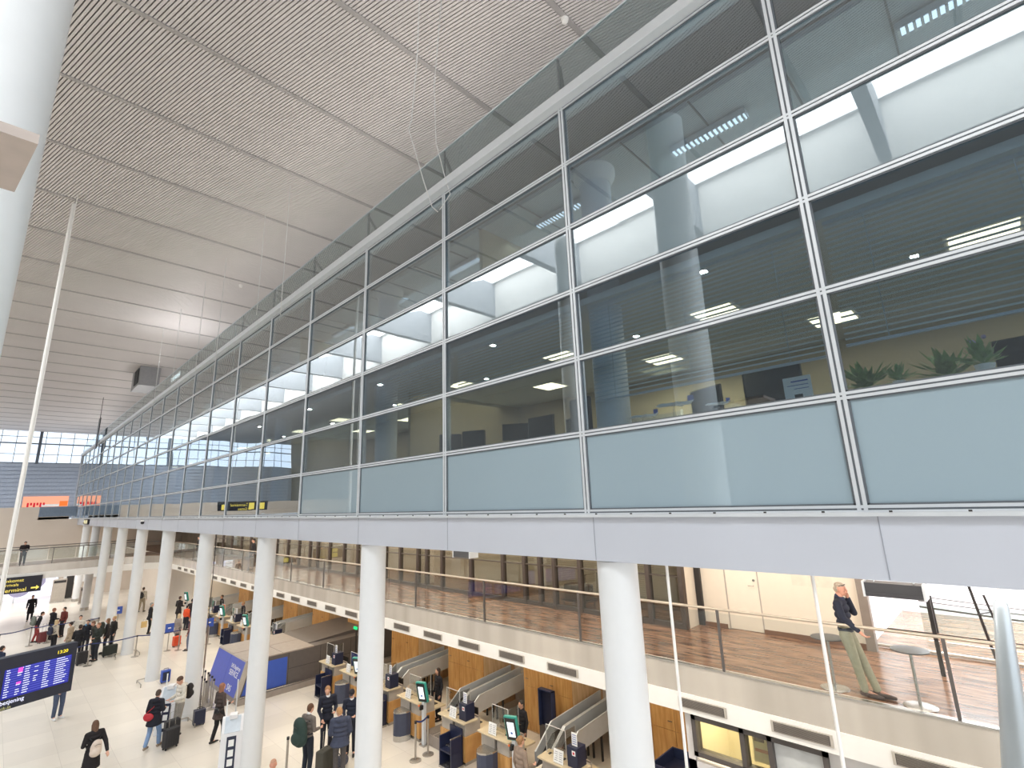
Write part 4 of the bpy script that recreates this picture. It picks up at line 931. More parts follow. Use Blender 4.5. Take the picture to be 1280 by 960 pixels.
for n, (x, y) in enumerate(rowf): P_(x, y, 'steel post of the front queue row, %s' % ('behind the flight board', 'beside the queue', 'beside the fourth far column', 'near the blue sign stands', 'leftmost behind the flight board')[n])
rowb = [(1.07, 41.2), (2.38, 42.07), (3.13, 42.1), (4.25, 41.95), (5.4, 41.9)]
for n, (x, y) in enumerate(rowb): P_(x, y, 'steel post of the rear queue row, %s from the left' % ORD[n].replace('nearest', 'first'))
rdm = random.Random(7)
for n in range(14):
    r_, c_ = divmod(n, 7)
    P_(6.45 + r_ * 0.28 + rdm.uniform(-.05, .05), 22.9 + c_ * 0.36 + rdm.uniform(-.05, .05), 'stored barrier post before the bag drop, %s row, %s from the front' % (('left', 'right')[r_], nth(c_ + 1)), 'cluster of stored barrier posts')
BT = mat('belt_navy', (52, 60, 110), 0.7)
def belt(a, b, label, z=0.97):
    m_ = MB(); a = Vector((*a, z)); b = Vector((*b, z)); d = (b - a).normalized(); n_ = Vector((-d.y, d.x, 0)) * 0.003; pts = [a.lerp(b, t / 8) - Vector((0, 0, 0.06 * math.sin(PI * t / 8))) for t in range(9)]
    v = []
    for p in pts: v += [p + n_, p - n_, p - n_ + Vector((0, 0, 0.05)), p + n_ + Vector((0, 0, 0.05))]
    f = []
    for i in range(8):
        for k in range(4): f.append((i * 4 + k, i * 4 + (k + 1) % 4, i * 4 + 4 + (k + 1) % 4, i * 4 + 4 + k))
    m_.add(v, f); tag(m_.build('barrier_belt', BT), label, 'belt', 'navy belts between barrier posts')
belt((9.53, 13.7), (9.91, 13.72), 'navy belt between the two nearest barrier posts')
for n in range(3): a = [(0.6, 34.1), (2.4, 33.9), (4.2, 34.04), (6.09, 34.02)]; belt(a[n], a[n + 1], 'navy belt of the front queue row, %s span from the left' % ('first', 'second', 'third')[n])
belt((6.09, 34.02), (7.9, 33.5), 'navy belt of the front queue row, rightmost span')
for n in range(4): belt(rowb[n], rowb[n + 1], 'navy belt of the rear queue row, %s span from the left' % ('first', 'second', 'third', 'fourth')[n])
for n, (x, y, lab) in enumerate(((7.48, 33.9, 'blue square sign on a post by the orange suitcase'), (9.3, 33.5, 'blue square sign on a post by the far counters'), (6.5, 43.0, 'blue square sign on a post behind the queue'))):
    o = thing('sign_stand', lab, 'sign stand', (x, y, 0), 0, 'blue sign stands')
    MB().lathe([(0.17, 0), (0.17, 0.015), (0.05, 0.03)], seg=18).build('base', BPM, o, 40); MB().cyl(0, 0, 0.02, 0.95, 0.025, 10).build('pole', BPM, o, 40)
    MB().box(-0.2, 0.2, -0.02, 0.02, 0.9, 1.35).build('blue_plate', BLUE, o); MB().box(-0.08, 0.06, -0.024, -0.02, 1.1, 1.16).build('white_mark', PAPER, o)
# masts on blue boxes by the columns
for n, (x, y, h_, lab) in enumerate(((5.95, 21.6, 2.9, 'navy box with a tall thin mast beside the man in the pale jacket'), (6.2, 27.9, 0, 'blue wheeled case standing at the foot of the fifth column'))):
    o = thing('power_box' if h_ else 'suitcase', lab, 'box' if h_ else 'suitcase', (x, y, 0.0))
    MB().box(-0.17, 0.17, -0.12, 0.12, 0.04, 0.5).build('shell', NAVY if h_ else BLUE, o, bevel=0.02)
    w_ = MB()
    for sx in (-0.13, 0.13):
        for sy in (-0.08, 0.08): w_.ball((sx, sy, 0.025), 0.025, 8, 6)
    w_.build('wheel', BLACKP, o)
    MB().tube([(-0.08, 0, 0.5), (-0.08, 0, 0.56), (0.08, 0, 0.56), (0.08, 0, 0.5)], 0.012, 6).build('handle', BLACKP, o)
    if h_: MB().tube([(0, 0, 0.5), (0, 0, h_ + 3.4)], 0.014, 8).build('mast', DARK, o); MB().tube([(0, 0, 1.8), (0, 0, 3.2)], 0.026, 8).build('mast_sleeve', mat('sleeve_brown', (116, 98, 86), 0.5), o)
    else: MB().box(-0.12, 0.12, -0.124, -0.12, 0.1, 0.44).build('front_pocket', NAVY, o)
for n, (x, y, lab) in enumerate(((5.85, 28.4, 'low steel guard loop around the fifth column foot'), (5.3, 21.9, 'low steel guard loop behind the pale jacket man'), (5.8, 34.6, 'low steel guard loop around the sixth column foot'))):
    o = thing('guard_loop', lab, 'guard rail', (x, y, 0)); MB().tube([(-0.5, -0.45, 0.12), (-0.5, 0.4, 0.12), (0.5, 0.4, 0.12), (0.5, -0.45, 0.12)], 0.02, 8).build('loop', BPM, o, 50)
    for a, b in ((-0.5, -0.45), (-0.5, 0.4), (0.5, 0.4), (0.5, -0.45)): MB().cyl(a, b, 0, 0.12, 0.018, 8).build('foot', BPM, o)
# self service kiosks on the floor
def floor_kiosk(loc, rz, label):
    o = thing('self_service_kiosk', label, 'kiosk', loc, rz, 'white self service kiosks')
    m_ = MB(); poly3(m_, [(-0.35, 0.0), (-0.2, 1.0), (-0.02, 1.35), (0.1, 1.35), (0.3, 0.9), (0.32, 0.0)], -0.28, 0.28); m_.build('kiosk_body', mat('kiosk_white', (232, 232, 234), 0.35, noise=0.01), o, bevel=0.01)
    poly3(MB(), [(-0.215, 1.0), (-0.03, 1.36), (-0.02, 1.355), (-0.2, 0.99)], -0.2, 0.2).build('screen', mat('kiosk_screen', (196, 206, 216), 0.15), o)
    d = Vector((0.15, 0, 1.0)).normalized()
    poly3(MB(), [(-0.345, 0.1), (-0.225, 0.9), (-0.215, 0.9), (-0.335, 0.1)], -0.12, 0.12).build('navy_strip', NAVY, o)
    for z in (0.2, 0.42, 0.66):
        xx = -0.35 + 0.15 * z; poly3(MB(), [(xx - 0.012, z), (xx + 0.013, z + 0.16), (xx + 0.02, z + 0.16), (xx, z)], -0.07, 0.07).build('white_symbol', PAPER, o)
    MB().box(-0.12, 0.12, -0.1, 0.1, 1.3, 1.42).build('printer_head', MATS['kiosk_white'], o, bevel=0.01)
    MB().cyl(0.1, 0.2, 1.3, 1.75, 0.02, 8).build('lamp_stem', PAPER, o)
    return o
floor_kiosk((5.72, 17.45, 0), 1.2, 'white self-service kiosk with navy strip left of the third column')
floor_kiosk((5.1, 21.95, 0), 1.0, 'white self-service kiosk behind the couple with suitcases')
o = thing('sign_post', 'thin steel post before the blue side panel of the bag drop', 'post', (6.7, 20.3, 0)); MB().lathe([(0.16, 0), (0.16, 0.02)], seg=16).build('base', BPM, o, 40); MB().cyl(0, 0, 0, 1.5, 0.022, 10).build('pole', ALU, o, 40); MB().box(-0.02, 0.02, -0.1, 0.1, 0.1, 0.4).build('blue_plate', BLUE, o)
o = thing('sign_post', 'slanted steel post between the second and third column near the lower edge', 'post', (5.9, 14.0, 0)); MB().lathe([(0.16, 0), (0.16, 0.02)], seg=16).build('base', BPM, o, 40); MB().cyl(0, 0, 0, 1.6, 0.03, 10).build('pole', BPM, o, 40); MB().cyl(0, 0, 1.6, 1.66, 0.034, 10).build('belt_head', BLACKP, o, 40)
# suitcases
def suitcase(loc, rz, m, label, h=0.6, w_=0.42, d=0.24, handle=0.45, hm=None):
    o = thing('suitcase', label, 'suitcase', loc, rz)
    MB().box(-w_ / 2, w_ / 2, -d / 2, d / 2, 0.06, h).build('shell', m, o, bevel=0.035)
    rbm = MB()
    for k in range(5): rbm.box(-w_ / 2 + 0.06 + k * (w_ - 0.12) / 4 - 0.006, -w_ / 2 + 0.06 + k * (w_ - 0.12) / 4 + 0.006, -d / 2 - 0.006, d / 2 + 0.006, 0.1, h - 0.04)
    rbm.build('rib', m, o)
    for sx in (-1, 1):
        for sy in (-1, 1): MB().ball((sx * (w_ / 2 - 0.05), sy * (d / 2 - 0.05), 0.03), 0.03, 8, 6).build('wheel', BLACKP, o)
    MB().tube([(-0.09, 0, h), (-0.09, 0, h + handle), (0.09, 0, h + handle), (0.09, 0, h)], 0.009, 6).build('pull_handle', hm or CHROME, o)
    return o
# ------------------------------------------------------------------ people
def remesh(mb_, name, m, parent, voxel, smooth=4, fac=0.5):
    me = mb_.mesh('tmp'); t = bpy.data.objects.new('tmp', me); COL.objects.link(t)
    r = t.modifiers.new('r', 'REMESH'); r.mode = 'VOXEL'; r.voxel_size = voxel; r.use_smooth_shade = True
    s_ = t.modifiers.new('s', 'SMOOTH'); s_.factor = fac; s_.iterations = smooth
    dg = bpy.context.evaluated_depsgraph_get(); out = bpy.data.meshes.new_from_object(t.evaluated_get(dg))
    bpy.data.objects.remove(t); bpy.data.meshes.remove(me)
    out.name = name; out.materials.clear(); out.materials.append(m)
    o = bpy.data.objects.new(name, out); COL.objects.link(o); o.parent = parent
    return o
SKIN = mat('skin', (214, 166, 142), 0.55, noise=0.04, scale=20)
SKIN2 = mat('skin_ruddy', (206, 148, 124), 0.5, noise=0.06, scale=25)
ARM = {'down': ((.235, -.02, 1.14), (.24, .06, .90)), 'fwd': ((.24, .0, 1.15), (.15, .25, 1.10)), 'phone': ((.27, .17, 1.20), (.115, .13, 1.50)),
       'back': ((.26, -.12, 1.16), (.27, -.30, .93)), 'pocket': ((.30, -.07, 1.15), (.20, .05, .97)), 'pull': ((.25, -.06, 1.15), (.27, -.22, .92)),
       'low': ((.24, .04, 1.14), (.17, .20, .95)), 'rail': ((.26, .06, 1.20), (.30, .27, 1.02)), 'fold': ((.23, .05, 1.14), (.0, .20, 1.16))}
def person(label, loc, rz, H=1.75, lean=0, stride=0.0, arms=('down', 'down'), top=(40, 40, 46), bottom=(36, 38, 46), shoe=(30, 28, 28), coat=0.0, hair=(60, 44, 34), style='short',
           hood=False, puffy=1.0, head=(0, 0), vox=0.014, legs=None, skin=SKIN, detail=False, tuck=0.0, collar=None, hipshift=0.0, female=False):
    sc = H / 1.76
    root = thing('person', label, 'person', loc, rz); root.scale = (sc, sc, sc)
    R = Matrix.Rotation(math.radians(-lean), 3, 'X'); piv = Vector((0, hipshift, .93))
    def U(p): return R @ (Vector(p) - Vector((0, 0, .93))) + piv
    sw = 0.175 if female else 0.19
    J = {}
    for s, nm in ((-1, 0), (1, 1)):
        hip = Vector((s * .09, hipshift, .92))
        if legs: knee, ank, toe = [Vector(q) for q in legs[nm]]
        else:
            a = stride * s; ank = Vector((s * .10, a, .085 + (0.06 if a < -0.12 else 0))); knee = Vector((s * .10, a * .45 + .04 + abs(a) * .15, .50)); toe = ank + Vector((s * .02, .17, -.05 if a > -0.12 else -0.085))
        e, wr = ARM[arms[nm]] if isinstance(arms[nm], str) else arms[nm]
        sh = U((s * sw, 0, 1.42)); el = U((s * e[0], e[1], e[2])); wr = U((s * wr[0], wr[1], wr[2]))
        J[nm] = (hip, knee, ank, toe, sh, el, wr)
    # ---- body, one continuous surface
    b = MB()
    hr = Matrix.Rotation(math.radians(head[1]), 3, 'Z') @ Matrix.Rotation(math.radians(head[0]), 3, 'X')
    nk = U((0, -0.005, 1.49)); hc = nk + (R @ hr) @ Vector((0, 0.03, 0.155)); HM = (R @ hr).to_4x4()
    def Hd(p): return hc + (R @ hr) @ Vector(p)
    b.ball(hc, (.072, .092, .105), 16, 12, HM)
    b.ball(Hd((0, .035, -.055)), (.052, .058, .055), 12, 8, HM)
    b.ball(Hd((0, .06, -.088)), (.026, .022, .018), 10, 6, HM)
    b.cap(Hd((0, .088, .02)), Hd((0, .104, -.018)), .009, .014, 8)
    for s in (-1, 1):
        b.ball(Hd((s * .074, -.004, -.008)), (.012, .02, .032), 8, 6, HM)
        b.ball(Hd((s * .034, .072, -.018)), (.02, .014, .016), 8, 6, HM)
    b.ball(Hd((0, .086, -.05)), (.022, .010, .006), 8, 6, HM); b.ball(Hd((0, .084, -.062)), (.02, .010, .006), 8, 6, HM)
    b.ball(Hd((0, .078, .036)), (.05, .014, .012), 10, 6, HM)
    b.cap(U((0, -.01, 1.42)), Hd((0, -.01, -.06)), .058, .052)
    for z, rx, ry in ((1.40, .15, .085), (1.30, .145, .10), (1.18, .13, .09), (1.06, .13, .09), (.97, .14, .10)): b.ball(U((0, 0, z)), (rx, ry, .09), 14, 8)
    for nm, s in ((0, -1), (1, 1)):
        hip, knee, ank, toe, sh, el, wr = J[nm]
        b.cap(U((s * .06, 0, 1.41)), sh, .06, .05); b.cap(sh, el, .048, .036); b.cap(el, wr, .036, .025)
        b.cap(hip, knee, .080, .052); b.cap(knee, knee.lerp(ank, .35), .052, .05); b.cap(knee.lerp(ank, .35), ank, .05, .034); b.cap(ank, toe, .034, .026)
        # hand: palm, four unequal bent fingers, thumb from the side of the palm
        d = (wr - el).normalized(); side = d.cross(Vector((0, 0, 1)) if abs(d.z) < .9 else Vector((0, 1, 0))).normalized()
        if abs(d.z) > .9: side = Vector((0, 1, 0))
        nrm_ = side.cross(d).normalized()
        if nrm_.dot(Vector((-s, 0, 0))) < 0: nrm_ = -nrm_
        b.cap(wr, wr + d * .05, .024, .026); pm = wr + d * .075
        for q in (-1, 0, 1): b.cap(wr + d * .03 + side * q * .018, wr + d * .085 + side * q * .024, .017, .014, 8)
        for q, L_ in ((-1.5, .062), (-.5, .078), (.5, .083), (1.5, .074)):
            p0 = wr + d * .09 + side * q * .0195; p1 = p0 + (d * .9 + nrm_ * .35).normalized() * L_ * .5; p2 = p1 + (d * .45 + nrm_ * .9).normalized() * L_ * .5
            b.cap(p0, p1, .0092, .0084, 8); b.cap(p1, p2, .0084, .007, 8)
        t0 = wr + d * .035 + side * .03; t1 = t0 + (side * .8 + d * .7).normalized() * .04; t2 = t1 + (d * .9 + nrm_ * .5).normalized() * .032
        b.cap(t0, t1, .0125, .011, 8); b.cap(t1, t2, .0105, .0085, 8)
    remesh(b, 'body', skin, root, 0.0065 if detail else vox, 3 if detail else 2)
    # ---- trousers
    tc = 'trousers_%d_%d_%d' % tuple(bottom); TM = mat(tc, bottom, 0.85, noise=0.10, scale=18, bump=0.15)
    t = MB()
    for z, r in ((.93, .105), (.99, .10), (1.03, .098)): t.ball(U((0, 0, z)) if z > .95 else Vector((0, hipshift, z)), (.155, r + .01, .08), 16, 8)
    for nm in (0, 1):
        hip, knee, ank, toe, *_ = J[nm]; lo = knee.lerp(ank, .93)
        t.cap(hip, knee, .100, .072); t.cap(knee, lo, .070, .060)
    remesh(t, 'trousers', TM, root, vox * .9, 4)
    # ---- shoes
    SM = mat('shoe_%d_%d_%d' % tuple(shoe), shoe, 0.45)
    for nm in (0, 1):
        hip, knee, ank, toe, *_ = J[nm]; m_ = MB(); d = (toe - ank); d.z = 0 if not legs else d.z; d = d.normalized(); dn = Vector((0, 0, 1))
        b0 = ank + Vector((0, 0, -.045)) - d * .05; b1 = toe + d * .05 + Vector((0, 0, 0.0)); lowz = min(b0.z, b1.z)
        m_.cap(ank, ank + Vector((0, 0, -.03)), .045, .046, 10); m_.cap(b0, b0.lerp(b1, .6), .040, .044, 10); m_.cap(b0.lerp(b1, .6), b1, .044, .030, 10)
        remesh(m_, 'shoe', SM, root, .012, 2)
    # ---- jacket or coat, down to the hem
    JM = mat('top_%d_%d_%d' % tuple(top), top, 0.85, noise=0.12, scale=14, bump=0.25)
    j = MB(); k_ = puffy
    for z, rx, ry in ((1.41, .165, .10), (1.33, .175, .125), (1.22, .165, .125), (1.10, .16, .12), (1.0 + tuck, .165, .122)): j.ball(U((0, 0, z)), (rx * k_, ry * k_, .085), 18, 8)
    if coat > 0:
        z = .95
        while z > .95 - coat:
            f = (0.95 - z) / max(coat, .01); j.ball(Vector((0, hipshift - .01, z)), ((.175 + .04 * f) * k_, (.135 + .05 * f + abs(stride) * .2 * f) * k_, .07), 18, 8); z -= .05
    j.cap(U((0, -.012, 1.44)), U((0, -.008, 1.49)), .075, .066)
    if hood: j.ball(U((0, -.09, 1.46)), (.12, .08, .07), 14, 8)
    for nm, s in ((0, -1), (1, 1)):
        hip, knee, ank, toe, sh, el, wr = J[nm]
        j.cap(U((s * .05, 0, 1.43)), sh, .07 * k_, .068 * k_); j.cap(sh, el, .066 * k_, .055 * k_); j.cap(el, el.lerp(wr, .93), .054 * k_, .040 * k_)
        if puffy > 1.15:
            for q in range(5): j.ball(sh.lerp(el, q / 4), .074 * k_, 12, 8); j.ball(el.lerp(wr, q / 5), .064 * k_, 12, 8)
    remesh(j, 'coat' if coat else 'jacket', JM, root, vox, 4)
    if collar:
        c_ = MB(); c_.cap(U((0, 0.02, 1.46)), U((0, -.004, 1.515)), .068, .060, 14); remesh(c_, 'collar', mat('collar_%d_%d_%d' % tuple(collar), collar, 0.7), root, .01, 2)
    # ---- hair, cap or bald fringe
    HR = mat('hair_%d_%d_%d' % tuple(hair), hair, 0.75, noise=0.3, scale=60)
    h = MB()
    if style in ('short', 'long', 'bun', 'grey'):
        h.ball(Hd((0, -.016, .026)), (.081, .094, .094), 16, 10, HM); h.ball(Hd((0, -.04, -.015)), (.074, .062, .075), 14, 8, HM)
    if style == 'long':
        for z in (-.04, -.09, -.14, -.19): h.ball(Hd((0, -.05, z)), (.085 - abs(z) * .1, .052, .06), 14, 8, HM)
        for s in (-1, 1): h.cap(Hd((s * .068, -.01, .0)), Hd((s * .075, .0, -.15)), .028, .018, 10)
    if style == 'bun': h.ball(Hd((0, -.11, .04)), .04, 10, 8)
    if style == 'fringe':
        h.ball(Hd((0, -.034, -.006)), (.079, .068, .06), 16, 8, HM); h.ball(Hd((0, -.006, .05)), (.068, .085, .062), 14, 8, HM)
    if style in ('beanie', 'cap'):
        h.ball(Hd((0, -.012, .045)), (.086, .10, .082), 16, 10, HM); h.ball(Hd((0, -.012, .02)), (.087, .102, .03), 16, 8, HM)
        if style == 'cap': h.ball(Hd((0, .085, .022)), (.06, .06, .008), 14, 6, HM)
    if style != 'bald': remesh(h, {'beanie': 'knit_hat', 'cap': 'cap'}.get(style, 'hair'), HR, root, .011, 2)
    if detail:
        for s in (-1, 1):
            e = MB(); e.ball(Hd((s * .033, .0835, -.006)), (.0085, .005, .0045), 8, 6, HM); e.build('eye', mat('eye_dark', (44, 34, 30), 0.2), root, 60)
            g_ = MB(); g_.cap(Hd((s * .018, .092, .012)), Hd((s * .05, .082, .016)), .004, .003, 6); g_.build('eyebrow', mat('brow_grey', (120, 104, 92), 0.8), root, 60)
        m_ = MB(); m_.ball(Hd((0, .097, -.055)), (.020, .004, .003), 8, 6, HM); m_.build('mouth', mat('lip', (160, 92, 84), 0.6), root, 60)
        gl_ = MB(); gl_.tube([Hd((-.08, .0, .06)), Hd((-.055, .07, .078)), Hd((0, .085, .082)), Hd((.055, .07, .078)), Hd((.08, .0, .06))], .005, 6); gl_.build('glasses_on_head', BLACKP, root, 60)
    root['joints'] = 0; del root['joints']
    return root, U, Hd, sc, J
def W(root, p):
    """a point of the figure in the world"""
    return root.location + Matrix.Rotation(root.rotation_euler.z, 3, 'Z') @ (Vector(p) * root.scale[0])
def backpack(root, U, m, label, sz=1.0, z=1.22):
    p = W(root, U((0, -.20 - .04 * sz, z))); o = thing('backpack', label, 'backpack', p, root.rotation_euler.z)
    b = MB(); b.ball((0, 0, 0), (.15 * sz, .10 * sz, .22 * sz), 16, 10); b.ball((0, 0, -.1 * sz), (.155 * sz, .11 * sz, .14 * sz), 16, 8); b.ball((0, -.03, .12 * sz), (.13 * sz, .09 * sz, .12 * sz), 14, 8); b.ball((0, -.09 * sz, -.08 * sz), (.11 * sz, .06 * sz, .1 * sz), 12, 8)
    remesh(b, 'bag_body', m, o, .014, 3)
    for s in (-1, 1):
        MB().tube([(s * .09, .08, .20), (s * .13, .16, .24), (s * .135, .30, .14), (s * .13, .32, .0), (s * .12, .12, -.12)], .014, 6).build('strap', BLACKP, o, 60)
    MB().tube([(-.07, -.11 * sz, .1 * sz), (0, -.135 * sz, .13 * sz), (.07, -.11 * sz, .1 * sz)], .005, 6).build('zip', DARK, o, 60)
    return o
def shoulder_bag(root, U, m, label, side=-1, z=1.0, sz=1.0, y=-.16):
    p = W(root, U((side * .12, y, z))); o = thing('handbag', label, 'bag', p, root.rotation_euler.z)
    b = MB(); b.ball((0, 0, 0), (.16 * sz, .06, .11 * sz), 16, 8); b.ball((0, 0, -.03), (.14 * sz, .075, .09 * sz), 14, 8); remesh(b, 'bag_body', m, o, .012, 3)
    MB().tube([(-.13 * sz * 1, 0, .06), (-side * .10, .02, .25), (-side * .22, .10, .46)], .012, 6).build('strap', m, o, 60)
    return o
D = math.radians
# man on the phone, half seated on the bar table behind him
man = person('man in dark jacket and khaki trousers leaning at the balustrade with phone at his ear', (9.94, 2.33, 4.05), PI, 1.66, lean=-3, hipshift=-.02,
             arms=(((.25, .12, 1.22), (.085, .115, 1.49)), ((.27, .06, 1.22), (.27, .25, 1.03))), top=(34, 38, 54), bottom=(160, 154, 130), shoe=(72, 48, 38), hair=(176, 160, 142), style='fringe',
             head=(-8, 0), vox=.010, skin=SKIN2, detail=True, collar=(44, 50, 74),
             legs=(((-.07, .13, .52), (-.03, .28, .09), (-.03, .45, .045)), ((.08, .06, .50), (.07, .12, .085), (.05, .29, .035))))
r = man[0]; p = W(r, man[2]((-.088, .035, -.03)))
o = thing('phone', 'black phone held at the ear of the man in khaki trousers', 'phone', p, PI); MB().box(-.006, .006, -.035, .035, -.07, .07).build('phone_body', BLACKP, o, bevel=.004); MB().box(-.0075, -.006, -.03, .03, -.06, .06).build('screen', mat('phone_glass', (24, 26, 32), .1), o)
# near hall
q = person('woman in long black coat with a pale bag on her back at the lower left', (2.77, 19.35, 0), D(10), 1.65, coat=.42, female=True, hair=(104, 78, 60), style='long', top=(30, 26, 28), bottom=(26, 26, 30), stride=.06, arms=('fwd', 'back'), puffy=1.08, head=(-12, 0))
backpack(q[0], q[1], mat('cream_leather', (216, 200, 186), .6), 'pale cream round bag on the back of the woman in black coat', .9, 1.08)
person('man in blue jeans and white shoes standing behind the flight board', (2.58, 26.45, 0), D(200), 1.8, top=(60, 58, 66), bottom=(72, 84, 108), shoe=(226, 226, 226), arms=('fwd', 'low'))
q = person('woman in dark navy coat and light jeans with a red shoulder bag', (4.45, 20.75, 0), D(-40), 1.68, coat=.22, female=True, top=(24, 26, 38), bottom=(120, 146, 182), shoe=(150, 132, 112), hair=(74, 60, 50), stride=.2, arms=('down', 'fwd'), puffy=1.12, hood=True, head=(-15, 0))
shoulder_bag(q[0], q[1], mat('red_leather', (176, 40, 50), .5), 'red shoulder bag of the woman in the navy coat', -1, 1.0, 1.0)
q = person('man in pale hooded jacket, grey trousers and brown knit hat', (5.25, 21.3, 0), D(100), 1.8, top=(214, 208, 196), bottom=(142, 136, 128), shoe=(52, 46, 44), hair=(84, 62, 50), style='beanie', arms=('fwd', 'fwd'), hood=True, head=(-20, 0), puffy=1.1)
backpack(q[0], q[1], mat('black_nylon', (34, 28, 28), .8), 'black backpack on the man in the pale jacket', 1.0)
suitcase((4.86, 20.35, 0), .3, mat('black_case', (38, 38, 42), .5), 'black wheeled suitcase nearest the woman with the red bag', .58)
suitcase((5.0, 20.95, 0), .1, MATS['black_case'], 'black wheeled suitcase behind the first one, by the pale jacket man', .62)
q = person('person in brown jacket walking past the stored barrier posts', (5.98, 19.6, 0), D(-75), 1.72, coat=.25, top=(74, 62, 58), bottom=(28, 26, 28), hair=(150, 104, 80), style='long', stride=.12, arms=('fwd', 'fwd'), female=True)
shoulder_bag(q[0], q[1], BLACKP, 'black bag of the person in the brown jacket', 1, 1.0, .8)
q = person('young man in grey jacket with a large dark green backpack', (7.0, 15.3, 0), D(-75), 1.8, top=(112, 104, 98), bottom=(34, 40, 52), hair=(96, 66, 46), arms=('down', 'fwd'), head=(-8, 0), collar=(230, 230, 230))
b = backpack(q[0], q[1], mat('dark_green_nylon', (42, 62, 58), .8), 'large dark green travel backpack of the young man', 1.55, 1.16)
b = person('man in navy suit, tie and white shirt beside the rounded bin', (7.98, 16.2, 0), D(165), 1.85, coat=.1, top=(30, 34, 50), bottom=(28, 30, 42), hair=(164, 122, 84), arms=('fwd', 'low'), collar=(236, 236, 240), head=(-15, -20))
person('uniformed person in navy jacket and dark cap beside the suited man', (8.42, 15.5, 0), D(140), 1.8, coat=.05, top=(32, 38, 56), bottom=(30, 32, 44), hair=(34, 32, 40), style='cap', arms=('fwd', 'fwd'), collar=(236, 236, 240), head=(-22, 0))
person('blond traveller in shiny dark blue puffer jacket and grey trousers', (7.55, 14.5, 0), D(-30), 1.75, coat=.12, puffy=1.3, top=(62, 68, 88), bottom=(84, 80, 80), hair=(184, 140, 96), arms=('fwd', 'low'), hood=True, head=(-20, 40))
suitcase((7.35, 14.95, 0), .4, mat('olive_case', (72, 70, 62), .6), 'dark olive suitcase between the backpacker and the puffer jacket', .66, .44, .28)
o = thing('duffel_bag', 'dark patterned duffel bag on the floor behind the olive suitcase', 'bag', (7.75, 15.05, 0)); m_ = MB(); m_.cap((-.22, 0, .15), (.22, 0, .15), .14, .14, 16); remesh(m_, 'bag_body', mat('dark_patterned', (74, 76, 88), .8, noise=.4, scale=30), o, .014, 2); MB().tube([(-.12, 0, .27), (-.08, 0, .36), (.08, 0, .36), (.12, 0, .27)], .012, 6).build('handle', BLACKP, o)
person('balding man seen at the very bottom edge beside the slanted post', (5.2, 13.05, 0), D(150), 1.7, top=(150, 120, 110), hair=(196, 150, 124), style='fringe', skin=SKIN2)
q = person('woman in grey-brown coat standing at the kiosk by the near counters', (9.62, 9.55, 0), D(-100), 1.68, coat=.35, female=True, top=(140, 122, 108), bottom=(60, 56, 56), hair=(150, 112, 76), style='bun', arms=('down', 'fwd'))
o = thing('travel_bag', 'cream travel bag on the weighing belt beside the woman in grey-brown coat', 'bag', (10.65, 9.72, .32)); m_ = MB(); m_.box(-.22, .22, -.17, .17, .0, .3); remesh(m_, 'bag_body', mat('cream_case', (214, 206, 190), .6), o, .02, 6); MB().tube([(-.12, 0, .29), (-.08, 0, .36), (.08, 0, .36), (.12, 0, .29)], .012, 6).build('handle', BLACKP, o)
# queue behind the flight board
q = person('person in long black coat walking alone toward the bright entrance', (2.72, 52.0, 0), D(175), 1.75, coat=.45, top=(22, 20, 28), bottom=(20, 20, 26), stride=.12, vox=.02)
q = person('traveller with grey backpack facing right at the left of the queue', (2.64, 42.9, 0), D(-90), 1.7, lean=12, top=(32, 32, 38), bottom=(150, 60, 60), stride=.1, vox=.02); backpack(q[0], q[1], mat('grey_green_bag', (120, 126, 118), .8), 'grey-green backpack at the left of the queue', 1.2)
q = person('traveller in black jacket with raised arms behind the queue rope', (3.3, 43.0, 0), D(-60), 1.8, top=(26, 26, 32), bottom=(34, 32, 40), arms=('phone', 'fwd'), hair=(150, 100, 80), vox=.02)
person('traveller with red-brown scarf close behind the raised-arm traveller', (3.85, 43.4, 0), D(120), 1.72, top=(110, 46, 40), bottom=(40, 36, 40), hair=(40, 28, 24), vox=.02)
q = person('blond traveller with a navy backpack in the queue', (3.17, 38.96, 0), D(-60), 1.66, top=(196, 184, 168), bottom=(28, 28, 34), hair=(206, 180, 140), style='long', female=True, vox=.02); backpack(q[0], q[1], NAVY, 'navy backpack on the blond traveller in the queue', 1.0)
person('traveller in beige jacket near the middle of the queue', (3.68, 37.4, 0), D(60), 1.68, coat=.15, top=(186, 168, 146), bottom=(150, 136, 120), hair=(44, 34, 30), vox=.02)
person('traveller in white top behind the beige jacket', (4.2, 39.0, 0), D(170), 1.72, top=(206, 200, 190), bottom=(80, 74, 70), hair=(50, 40, 36), vox=.02)
q = person('dark-haired traveller with a light blue neck pillow in the queue', (4.35, 37.1, 0), D(150), 1.7, top=(28, 30, 40), bottom=(36, 36, 44), hair=(40, 30, 26), vox=.02, hood=True)
o = tag(MB().tube([(.09 * math.cos(t * PI / 6), .09 * math.sin(t * PI / 6), 0) for t in range(-1, 8)], .045, 10).build('neck_pillow', mat('sky_blue', (110, 166, 214), .8), None, 60), 'light blue neck pillow on a traveller in the queue', 'pillow'); o.location = W(q[0], (0, .0, 1.5))
person('tall traveller in black at the front of the queue', (3.84, 35.2, 0), D(-20), 1.8, coat=.1, top=(22, 22, 28), bottom=(24, 24, 30), hair=(60, 44, 34), vox=.02, arms=('fwd', 'fwd'))
q = person('traveller in olive jacket bending beside the fourth far column', (4.6, 36.0, 0), D(100), 1.78, top=(52, 50, 42), bottom=(34, 34, 38), hair=(120, 84, 64), lean=12, vox=.02); backpack(q[0], q[1], mat('black_green', (36, 42, 36), .8), 'large black-green backpack at the front of the queue', 1.5)
